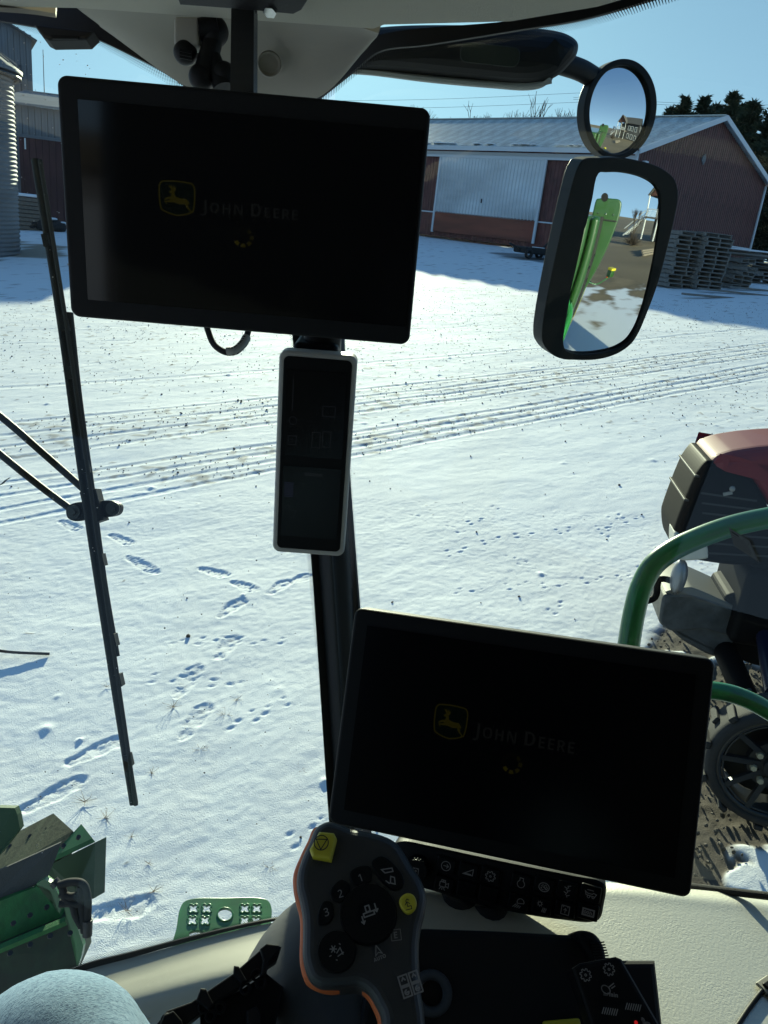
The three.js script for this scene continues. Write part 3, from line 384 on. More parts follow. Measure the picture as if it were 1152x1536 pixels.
// ---------- the cab (the room the picture is taken from) ----------
const dPane = x => 1 / (0.8696 + 0.000602 * (x - 520));       // the side window recedes towards the corner post
const WD = 1.2;                                               // windscreen in front of the eye
{
  const Y = 3.4, pts = [[-260, 0], [0, 10], [120, 12], [560, 43], [576, 37], [766, 32], [896, 10], [960, -8], [1080, -60]].map(p => atY(p[0], p[1], Y)).concat([cab(0.8, -0.95, Y), cab(-0.85, -0.95, Y), cab(-0.85, 0.9, Y)]);
  const s = new THREE.Shape(pts.map(p => new THREE.Vector2(p.x, p.z))), g = new THREE.ExtrudeGeometry(s, { depth: 0.1, bevelEnabled: false }).rotateX(Math.PI / 2).translate(0, Y + 0.1, 0);
  struct('ceiling', g, M.liner);
  const roof = new THREE.ExtrudeGeometry(new THREE.Shape([cab(0.9, 0.95), cab(0.55, 1.3), cab(-0.55, 1.3), cab(-0.95, 0.95), cab(-0.95, -1.05), cab(0.95, -1.05)].map(p => new THREE.Vector2(p.x, p.z))), { depth: 0.22, bevelEnabled: true, bevelSize: 0.04, bevelThickness: 0.04, bevelSegments: 3 }).rotateX(Math.PI / 2).translate(0, 3.78, 0);
  struct('roof', roof, M.greyPlastic);
  // back wall and left side, windows mostly closed over to darken the cab; floor
  const wall = (a, b, y0, y1, t) => { const d = b.clone().sub(a), L = d.length(); const g = box(L, y1 - y0, t); g.rotateY(-Math.atan2(d.z, d.x)); const m = a.clone().add(b).multiplyScalar(0.5); return g.translate(m.x, (y0 + y1) / 2, m.z); };
  const W0 = cab(0.86, -0.98, 0), W1 = cab(-0.86, -0.98, 0), L0 = cab(-0.86, -0.95, 0), L1 = cab(-0.86, 0.75, 0);
  struct('wall', [wall(W0, W1, 1.75, 3.4, 0.06), wall(L0, cab(-0.86, 0.1, 0), 1.75, 3.4, 0.06), wall(cab(-0.86, 0.66, 0), L1, 1.75, 3.4, 0.06), wall(cab(-0.86, 0.1, 0), cab(-0.86, 0.66, 0), 1.75, 2.3, 0.06), wall(cab(0.9, -0.95, 0), cab(0.9, -0.1, 0), 1.75, 2.6, 0.06), wall(cab(0.9, -0.95, 0), cab(0.9, -0.45, 0), 2.6, 3.4, 0.06)], M.greyPlastic);
  const fl = new THREE.ExtrudeGeometry(new THREE.Shape([cab(0.72, 0.8), cab(0.4, 1.15), cab(-0.6, 1.15), cab(-0.88, 0.8), cab(-0.88, -1), cab(0.9, -1), cab(0.9, 0.3)].map(p => new THREE.Vector2(p.x, p.z))), { depth: 0.06, bevelEnabled: false }).rotateX(Math.PI / 2).translate(0, 1.8, 0);
  struct('floor', fl, M.rubber);
}
{ // corner trim between windscreen and side window
  const t = tag(mesh('corner_trim', shell(loft([
    [at(110, 8, 0.98), at(250, -15, 0.95), at(400, -22, 0.93), at(512, 30, 0.94), at(568, 50, 0.93)],
    [at(128, 22, 1.04), at(235, 40, 1.06), at(380, 50, 1.08), at(500, 60, 1.03), at(567, 52, 0.945)],
    [at(148, 37, 1.1), at(270, 102, 1.13), at(370, 130, 1.15), at(480, 124, 1.1), at(566, 54, 0.96)],
    [at(150, 40, 1.13), at(286, 133, 1.16), at(380, 160, 1.18), at(470, 150, 1.14), at(565, 56, 0.98)]], 36, 14), 0.02), M.trim), null, null, null, 'structure');
  const g = new THREE.Group(); const f = frame(g, at(404, 96, 1.095), facing(at(404, 96, 1.1).sub(EYE).negate()));
  const plug = new THREE.LatheGeometry([[0.0001, 0.006], [0.011, 0.006], [0.0125, 0.008], [0.0145, 0.012], [0.016, 0.010], [0.0165, 0]].map(a => new THREE.Vector2(...a)), 28).rotateX(Math.PI / 2);
  g.name = numbered('trim_plug'); scene.add(g); mesh('plug', plug, M.trim, g); tag(g, 'round recessed plug in the beige corner trim', 'plug');
}
struct('headliner_trim', [...shell(loft([[at(-60, 2, 1.0), at(0, 2, 1.0), at(50, 4, 1.0), at(84, 6, 1.0)], [at(-60, 9, 0.98), at(0, 11, 0.98), at(50, 15, 0.98), at(83, 20, 0.98)]], 12, 3), 0.005)], M.trim);
// black printed borders of the panes and their dotted edges
const dotTex = canvasTex(64, 64, (c, w, h) => { c.fillStyle = '#000'; c.fillRect(0, 0, w, h); c.fillStyle = '#fff'; for (const [x, y] of [[16, 16], [48, 48]]) { c.beginPath(); c.arc(x, y, 13, 0, 7); c.fill(); } }, false);
const dotMats = [];
function dots(lineA, lineB, dep, name, parent, cell = 0.0033) { // opaque at A, dots shrinking towards B
  const n = 60, A = spline(lineA.map(p => V3(p[0], p[1], 0)), n), B = spline(lineB.map(p => V3(p[0], p[1], 0)), n), rows = []; for (let i = 0; i <= 3; i++) rows.push(A.map((a, j) => { const p = a.clone().lerp(B[j], i / 3); return at(p.x, p.y, dep(p.x, p.y)); }));
  const g = []; // the dots themselves, little discs lying on the glass
  let L = 0; const cum = [0]; for (let j = 1; j <= n; j++) cum.push(L += rows[0][j].distanceTo(rows[0][j - 1]));
  const eyeN = (p) => p.clone().sub(EYE).normalize();
  for (let s = 0, k = 0; s < L; s += cell * 0.5, k++) { let j = 0; while (j < n - 1 && cum[j + 1] < s) j++; const t = (s - cum[j]) / (cum[j + 1] - cum[j]), a = rows[0][j].clone().lerp(rows[0][j + 1], t), b = rows[3][j].clone().lerp(rows[3][j + 1], t), wd = a.distanceTo(b), ax = rows[0][j + 1].clone().sub(rows[0][j]).normalize(), nn = ax.clone().cross(b.clone().sub(a)).normalize(), ay = nn.clone().cross(ax);
    for (let v = (k % 2) * cell * 0.5; v < wd; v += cell) { const f = v / wd, r = cell * (0.33 - 0.18 * f), o = a.clone().lerp(b, f); const c = new THREE.CircleGeometry(r, 5); c.applyMatrix4(new THREE.Matrix4().makeBasis(ax, ay, nn).setPosition(o)); g.push(c); } }
  return tag(mesh(name, g, M.frit, parent), null, null, null, 'stuff');
}
function band(lineA, lineB, dep, name, parent, t = 0.004) { return mesh(name, shell(loft([lineA.map(p => at(p[0], p[1], dep(p[0], p[1]))), lineB.map(p => at(p[0], p[1], dep(p[0], p[1])))], 48, 2), t), M.frit, parent); }
{
  const w = thing('windscreen', 'curved front windscreen with black dotted border', 'windscreen'), dw = () => WD;
  const rows = []; for (let i = 0; i <= 20; i++) { const row = []; for (let j = 0; j <= 20; j++) { const y = -10 + 1470 * i / 20, xr = 300 + 160 * sst(-20, 420, y) + (y > 420 ? (y - 420) * 0.056 : 0), x = -220 + (xr + 220) * j / 20; row.push(at(x, Math.min(y, 1462 - (x - 120) * 0.24), WD + 0.003)); } rows.push(row); }
  mesh('pane', grid(rows), M.glass, w);
  band([[-60, -12], [0, -8], [60, -6], [125, 4], [200, 60], [262, 98], [296, 128]], [[-60, 24], [0, 31], [60, 41], [130, 53], [200, 84], [246, 108], [283, 133]], dw, 'black_border', w);
  dots([[-60, 24], [0, 31], [60, 41], [130, 53], [200, 84], [246, 108], [283, 133]], [[-60, 36], [0, 40], [60, 51], [130, 62], [196, 95], [238, 118], [272, 142]], dw, 'border_dots', w);
  band([[455, 495], [468, 700], [478, 840], [492, 1010], [503, 1180], [512, 1360]], [[440, 495], [456, 700], [468, 840], [484, 1010], [497, 1180], [506, 1360]], dw, 'black_border', w);
  dots([[440, 495], [456, 700], [468, 840], [484, 1010], [497, 1180], [502, 1300]], [[434, 495], [449, 700], [461, 840], [477, 1010], [492, 1180], [498, 1300]], dw, 'border_dots', w);
  band([[40, 1498], [120, 1459], [200, 1436], [300, 1408], [400, 1384], [480, 1372]], [[40, 1485], [120, 1449], [200, 1428], [300, 1402], [400, 1380], [480, 1369]], dw, 'black_border', w);
  dots([[40, 1485], [120, 1449], [200, 1428], [300, 1402], [400, 1380], [470, 1371]], [[40, 1475], [120, 1440], [200, 1419], [300, 1395], [400, 1375], [470, 1367]], dw, 'border_dots', w);
  dots([[40, 1497], [120, 1458], [200, 1436], [300, 1409], [380, 1390]], [[40, 1522], [120, 1478], [200, 1452], [300, 1420], [380, 1396]], dw, 'border_dots', w);
  { seed = 313; const g = []; for (let k = 0; k < 420; k++) { const x = rr(-20, 470), y = k < 160 ? rr(60, 420) : rr(60, 1380), p = at(x, y, WD + 0.001); const c = new THREE.CircleGeometry(rr(0.0003, 0.0011) * (rnd() < 0.05 ? 1.8 : 1), 5); c.scale(rr(0.6, 1.6), 1, 1); c.applyQuaternion(camQuat); g.push(c.translate(p.x, p.y, p.z)); } tag(mesh('dust_specks', g, mat(C(0.5, 0.49, 0.46), 0.9), w), null, null, null, 'stuff'); }
  const sens = new THREE.Group(), f = frame(sens, at(95, 50, 1.17), camQuat); sens.name = numbered('sensor_housing'); scene.add(sens); tag(sens, 'dark trapezoid sensor housing at the top edge of the windscreen', 'sensor');
  mesh('housing', slab(f.shape([[50, 36], [140, 46], [128, 58], [72, 59], [64, 55]]), 0.03, 0.004), M.blackPlastic, sens); mesh('lens', slab(f.shape([[76, 52], [118, 54], [116, 58], [78, 58]], 0.002), 0.003).translate(0, 0, 0.002), M.deepBlack, sens);
}
{
  const w = thing('side_window', 'right side cab window with black dotted upper border', 'window'), dp = x => dPane(x);
  const rows = []; for (let i = 0; i <= 8; i++) { const row = []; for (let j = 0; j <= 8; j++) { const x = 500 + 840 * j / 8, y = -60 + 1420 * i / 8; row.push(at(x + (i / 8) * 20, y, dPane(x + (i / 8) * 20) + 0.003)); } rows.push(row); }
  mesh('pane', grid(rows), M.glass, w);
  band([[468, 140], [520, 88], [562, 56], [600, 46], [766, 31], [896, 8], [1000, -18]], [[476, 149], [530, 106], [566, 78], [640, 67], [776, 45], [876, 28], [1040, -20]], dp, 'black_border', w);
  dots([[476, 149], [530, 106], [566, 78], [640, 67], [776, 45], [876, 28], [1040, -20]], [[492, 149], [545, 105], [576, 86], [650, 76], [776, 58], [876, 41], [1020, 0]], dp, 'border_dots', w, 0.0033);
  band([[497, 500], [512, 700], [520, 800], [533, 1000], [545, 1260]], [[514, 500], [522, 700], [529, 800], [541, 960], [555, 1260]], dp, 'black_border', w);
  dots([[514, 500], [522, 700], [529, 800], [541, 960], [555, 1260]], [[519, 500], [527, 700], [534, 800], [546, 960], [560, 1260]], dp, 'border_dots', w);
  mesh('gasket', tube([[900, 1312], [1040, 1331], [1100, 1338], [1152, 1344], [1260, 1356]].map(p => at(p[0], p[1], dPane(p[0]) - 0.004)), 0.004, 30, 8), M.rubber, w);
  // reflection of a cab label, painted as a flat grey quad on the pane
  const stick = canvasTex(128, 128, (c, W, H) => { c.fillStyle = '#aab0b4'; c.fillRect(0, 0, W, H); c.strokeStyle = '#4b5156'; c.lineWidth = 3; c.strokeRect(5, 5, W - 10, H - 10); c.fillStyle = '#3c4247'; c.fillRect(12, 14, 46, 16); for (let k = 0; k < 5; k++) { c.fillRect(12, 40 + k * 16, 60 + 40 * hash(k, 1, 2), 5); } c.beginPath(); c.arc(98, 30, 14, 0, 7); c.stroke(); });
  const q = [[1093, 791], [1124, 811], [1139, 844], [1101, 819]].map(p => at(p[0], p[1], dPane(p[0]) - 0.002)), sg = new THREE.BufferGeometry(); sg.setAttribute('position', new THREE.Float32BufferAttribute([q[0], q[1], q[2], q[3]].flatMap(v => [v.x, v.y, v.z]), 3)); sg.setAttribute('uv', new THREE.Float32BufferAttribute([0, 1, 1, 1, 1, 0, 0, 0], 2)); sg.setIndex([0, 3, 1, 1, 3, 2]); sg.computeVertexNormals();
  tag(mesh('painted_label_reflection', sg, mat(C(0.35, 0.36, 0.36), 0.7, { map: stick })), 'small slanted grey reflection of a printed label painted on the side window', 'painted_reflection');
}
{ // corner post
  const L = [[424, 160], [446, 505], [462, 700], [474, 840], [500, 1190], [510, 1370]], R = [[478, 160], [500, 505], [514, 700], [526, 840], [545, 1190], [560, 1370]], d = [1.08, 1.1, 1.12, 1.13, 1.17, 1.2];
  const row = (f, o) => L.map((l, i) => at(l[0] + (R[i][0] - l[0]) * f, l[1], d[i] - o));
  struct('pillar', shell(loft([row(0, 0), row(0.12, 0.026), row(0.45, 0.036), row(0.52, 0.026), row(0.88, 0.02), row(1, 0)], 40, 20), 0.03), mat(C(0.012, 0.0135, 0.014), 0.6, bump(80, 0.0003)));
}
{ // beige ledge under the windscreen
  const e = [[-60, 1530], [40, 1492], [120, 1458], [200, 1436], [300, 1409], [400, 1386], [470, 1374], [600, 1366]], dy = [0, 22, 42, 60, 75, 100, 140, 190, 260], dd = [0.012, -0.01, -0.028, -0.034, -0.03, -0.05, -0.075, -0.1, -0.13];
  const hp = [0, 0.006, 0.014, 0.018, 0.014, 0.0, -0.012, -0.03, -0.06];
  struct('front_ledge', shell(loft(dy.map((y, k) => e.map(p => atY(p[0] + y * 0.12, p[1] + y, at(p[0], p[1], WD).y + hp[k]))), 40, 28), 0.02), M.ledge);
  const seam = tube([[170, 1545], [230, 1524], [300, 1503], [360, 1487], [420, 1474]].map(p => atY(p[0], p[1], 2.135)), 0.0012, 30, 6); tag(mesh('ledge_crease_highlight', seam, mat(C(0.42, 0.4, 0.34), 0.6)), null, null, null, 'structure');  // pale tube paints the highlight that runs along the ledge crease
}
{ // side console: a broad cream top with a rounded edge, lit through the glass
  const Y = 2.6, P = (x, y, h = Y) => atY(x, y, h), edge = [[520, 1322], [660, 1331], [800, 1334], [910, 1324], [1040, 1334], [1152, 1346], [1330, 1368]];
  const rows = [0, 12, 30, 70, 130, 200, 290, 420].map((o, k) => edge.map(p => { const q = P(p[0] + o * 0.15, p[1] + o * (p[0] < 880 ? 0.8 : 1), Y - (k === 0 ? 0.006 : 0)); return q; }));
  struct('side_console', shell(loft(rows, 40, 30), 0.03), M.console);
  // dark seam and the grip recess at the right
  const s = [[1092, 1560], [1125, 1510], [1156, 1470], [1200, 1410]].map(p => P(p[0], p[1], Y + 0.002)); struct('console_seam', tube(s, 0.0022, 30, 8), M.deepBlack);
  const g = new THREE.Group(); g.name = numbered('grip_recess'); scene.add(g); tag(g, 'small rounded dark grip recess at the outer edge of the cream console', 'grip recess'); g.position.copy(P(1160, 1500)).add(V3(0, 0.003, 0)); g.rotation.y = 0.6;
  mesh('rim', new RoundedBoxGeometry(0.018, 0.003, 0.044, 3, 0.0014).translate(0.006, 0.0, 0.005), mat(C(0.27, 0.255, 0.215), 0.6), g); mesh('finger_slot', new RoundedBoxGeometry(0.012, 0.004, 0.036, 3, 0.0018).translate(0.006, 0.0015, 0.005), M.deepBlack, g);
}

// ---------- displays ----------
const logoDraw = (c, x, y, s, a = 1) => { // leaping deer in a rounded frame
  c.save(); c.translate(x, y); c.scale(s, s); c.globalAlpha = a; c.lineWidth = 0.055; c.strokeStyle = '#7d7416'; c.fillStyle = '#0c2410';
  c.beginPath(); c.moveTo(-0.42, -0.5); c.quadraticCurveTo(0, -0.56, 0.42, -0.5); c.quadraticCurveTo(0.56, -0.44, 0.54, -0.2); c.quadraticCurveTo(0.55, 0.2, 0.48, 0.4); c.quadraticCurveTo(0.3, 0.52, 0, 0.56); c.quadraticCurveTo(-0.3, 0.52, -0.48, 0.4); c.quadraticCurveTo(-0.55, 0.2, -0.54, -0.2); c.quadraticCurveTo(-0.56, -0.44, -0.42, -0.5); c.closePath(); c.fill(); c.stroke();
  c.fillStyle = '#8a8019'; c.beginPath(); [[-0.36, 0.03], [-0.27, -0.02], [-0.2, -0.03], [-0.16, -0.12], [-0.22, -0.13], [-0.26, -0.17], [-0.17, -0.24], [-0.23, -0.33], [-0.28, -0.4], [-0.19, -0.36], [-0.17, -0.42], [-0.13, -0.3], [-0.1, -0.42], [-0.06, -0.3], [-0.02, -0.38], [-0.03, -0.24], [-0.08, -0.18], [-0.05, -0.05], [0.1, 0.0], [0.28, 0.0], [0.38, 0.12], [0.38, 0.2], [0.33, 0.14], [0.36, 0.28], [0.46, 0.4], [0.43, 0.42], [0.28, 0.28], [0.24, 0.18], [0.08, 0.2], [-0.1, 0.15], [-0.2, 0.16], [-0.34, 0.16], [-0.3, 0.22], [-0.33, 0.23], [-0.4, 0.13], [-0.24, 0.09], [-0.2, 0.05], [-0.3, 0.07], [-0.38, 0.12], [-0.4, 0.09]].forEach((p, i) => i ? c.lineTo(...p) : c.moveTo(...p)); c.closePath(); c.fill(); c.restore();
};
function smallCaps(c, text, x, y, s) { for (const w of text) { const big = w !== w.toLowerCase(); c.font = `bold ${Math.round(big ? s : s * 0.8)}px sans-serif`; const ch = w.toUpperCase(); c.fillText(ch, x, y); x += c.measureText(ch).width * 1.06; } return x; }
function bootScreen(W, H, logo, text, spin, s, ts) { // what the display shows: emblem, name, loading ring
  return canvasTex(W, H, c => { c.fillStyle = '#000'; c.fillRect(0, 0, W, H); logoDraw(c, logo[0], logo[1], s); c.fillStyle = '#4a4d4a'; smallCaps(c, 'John Deere', text[0], text[1], ts);
    for (let k = 0; k < 8; k++) { const a = k / 8 * 6.283 - 1.2; c.strokeStyle = k < 5 ? `rgba(150,140,30,${0.5 + 0.12 * k})` : 'rgba(60,55,14,0.5)'; c.lineWidth = s * 0.13; c.beginPath(); c.arc(spin[0], spin[1], s * 0.27, a + 0.12, a + 0.68); c.stroke(); } });
}
const rotM = (a) => { const m = new THREE.Matrix4(); m.set(a[0], a[1], a[2], 0, a[3], a[4], a[5], 0, a[6], a[7], a[8], 0, 0, 0, 0, 1); return new THREE.Quaternion().setFromRotationMatrix(m); };
function display(name, label, pos, q, W, H, r, depth, mHouse) { const g = thing(name, label, 'display'); const f = frame(g, pos, q); mesh('housing', slab(rrect(W, H, r), depth, 0.0035, 4), mHouse, g); return [g, f]; }
function uvPlane(w, h, x, y, z, r = 0) { const s = r ? rrect(w, h, r) : null, g = s ? new THREE.ShapeGeometry(s, 8) : new THREE.PlaneGeometry(w, h); if (s) { const p = g.attributes.position, u = g.attributes.uv; for (let i = 0; i < p.count; i++) u.setXY(i, p.getX(i) / w + 0.5, p.getY(i) / h + 0.5); } return g.translate(x, y, z); }
let upG, loG;
{
  const q = rotM([0.999, -0.026, 0.031, 0.026, 0.999, -0.027, -0.030, 0.028, 0.999]);
  const [g, f] = display('upper_display', 'wide black display hanging from the roof, showing a dim emblem and loading ring', V3(-0.162, 3.191, -0.782), q, 0.33, 0.2087, 0.009, 0.03, M.blackPlastic); upG = g;
  const a = f.lay(117, 149), b = f.lay(609, 490), w = b.x - a.x, h = a.y - b.y, W = 1024, H = 640, px = (x, y) => { const p = f.lay(x, y); return [(p.x - a.x) / w * W, (a.y - p.y) / h * H]; };
  const lo = px(266, 297), tx = px(304, 318), sp = px(365, 356), sc = 48 / 492 * W;
  const scr = phys(C(0.007, 0.007, 0.0075), 0.07, { specularIntensity: 0.7, emissive: new THREE.Color(1, 1, 1), emissiveMap: bootScreen(W, H, lo, tx, sp, sc, 58), emissiveIntensity: 0.018 });
  mesh('screen', uvPlane(w, h, (a.x + b.x) / 2, (a.y + b.y) / 2, 0.0012), scr, g);
  mesh('back_shell', new RoundedBoxGeometry(0.22, 0.14, 0.03, 4, 0.01).translate(0, 0, -0.042), M.blackPlastic, g);
}
{
  const q = rotM([0.999, -0.029, 0.043, 0.029, 0.9996, -0.005, -0.043, 0.006, 0.999]);
  const [g, f] = display('post_display', 'narrow upright display with grey rim on the corner post', V3(-0.087, 2.942, -0.869), q, 0.085, 0.238, 0.009, 0.026, M.bezel);
  const s = (pts, z) => f.smooth(pts, z);
  const L = (x, y) => { const p = f.lay(x, y); return [p.x, p.y]; };
  mesh('glass', slab(rrect(0.0745, 0.226, 0.006), 0.004, 0.001).translate(0, 0.0005, 0.0015), M.deepBlack, g);
  for (const [x0, y0, x1, y1, k] of [[-0.033, 0.1, 0.033, 0.002, 0], [-0.033, -0.01, 0.033, -0.096, 1]]) {
    const A = [x0, y0], B = [x1, y1], w = B[0] - A[0], h = A[1] - B[1];
    const t = canvasTex(192, 256, (c, W, H) => { c.fillStyle = '#000'; c.fillRect(0, 0, W, H); c.strokeStyle = '#3a3d44'; c.fillStyle = '#33363d'; c.lineWidth = 2; if (!k) { c.strokeRect(12, 196, 26, 26); c.font = 'bold 18px sans-serif'; c.fillText('1', 20, 216); c.beginPath(); c.arc(25, 150, 12, 0, 7); c.stroke(); c.strokeRect(120, 100, 40, 30); c.strokeRect(90, 180, 26, 46); c.strokeRect(124, 176, 26, 46); c.fillRect(20, 30, 3, 90); } else { c.fillStyle = '#3b3f63'; for (let i = 0; i < 9; i++) c.fillRect(6, 60 + i * 6, 30, 3); c.beginPath(); c.moveTo(4, 160); c.lineTo(20, 140); c.lineTo(28, 160); c.lineTo(48, 160); c.lineTo(40, 190); c.lineTo(24, 180); c.stroke(); c.fillStyle = '#2a2c30'; c.fillRect(70, 20, 60, 12); } });
    mesh('screen', uvPlane(w, h, (A[0] + B[0]) / 2, (A[1] + B[1]) / 2, 0.0022), phys(C(0.007, 0.007, 0.008), 0.2, { emissive: new THREE.Color(1, 1, 1), emissiveMap: t, emissiveIntensity: 0.06, specularIntensity: 0.35 }), g);
  }
  mesh('bracket', [box(0.05, 0.07, 0.09, -0.005, 0.09, -0.07, 0.006), box(0.036, 0.16, 0.05, 0.0, 0, -0.05, 0.006), new THREE.CylinderGeometry(0.024, 0.02, 0.05, 20).translate(-0.0, 0.135, -0.055)], M.deepBlack, g);
}
{
  const q = rotM([0.973, 0.010, -0.230, 0.079, 0.924, 0.374, 0.216, -0.382, 0.899]);
  const [g, f] = display('lower_display', 'large black display tilted back above the keypad, showing a dim emblem', V3(0.142, 2.766, -0.621), q, 0.33, 0.2072, 0.008, 0.026, M.deepBlack); loG = g;
  const a = V3(-0.15, 0.088, 0), w = 0.3, h = 0.176, W = 1024, H = 600, px = (x, y) => { const p = f.lay(x, y); return [(p.x - a.x) / w * W, (a.y - p.y) / h * H]; };
  const scr = phys(C(0.003, 0.003, 0.0035), 0.2, { specularIntensity: 0.12, emissive: new THREE.Color(1, 1, 1), emissiveMap: bootScreen(W, H, px(676, 1082), px(712, 1104), px(768, 1145), 46 / 490 * W, 60), emissiveIntensity: 0.0145 });
  mesh('screen', uvPlane(w, h, 0, 0, 0.0012), scr, g);
  mesh('back_shell', new RoundedBoxGeometry(0.2, 0.12, 0.035, 4, 0.01).translate(0, -0.01, -0.042), M.blackPlastic, g);
}
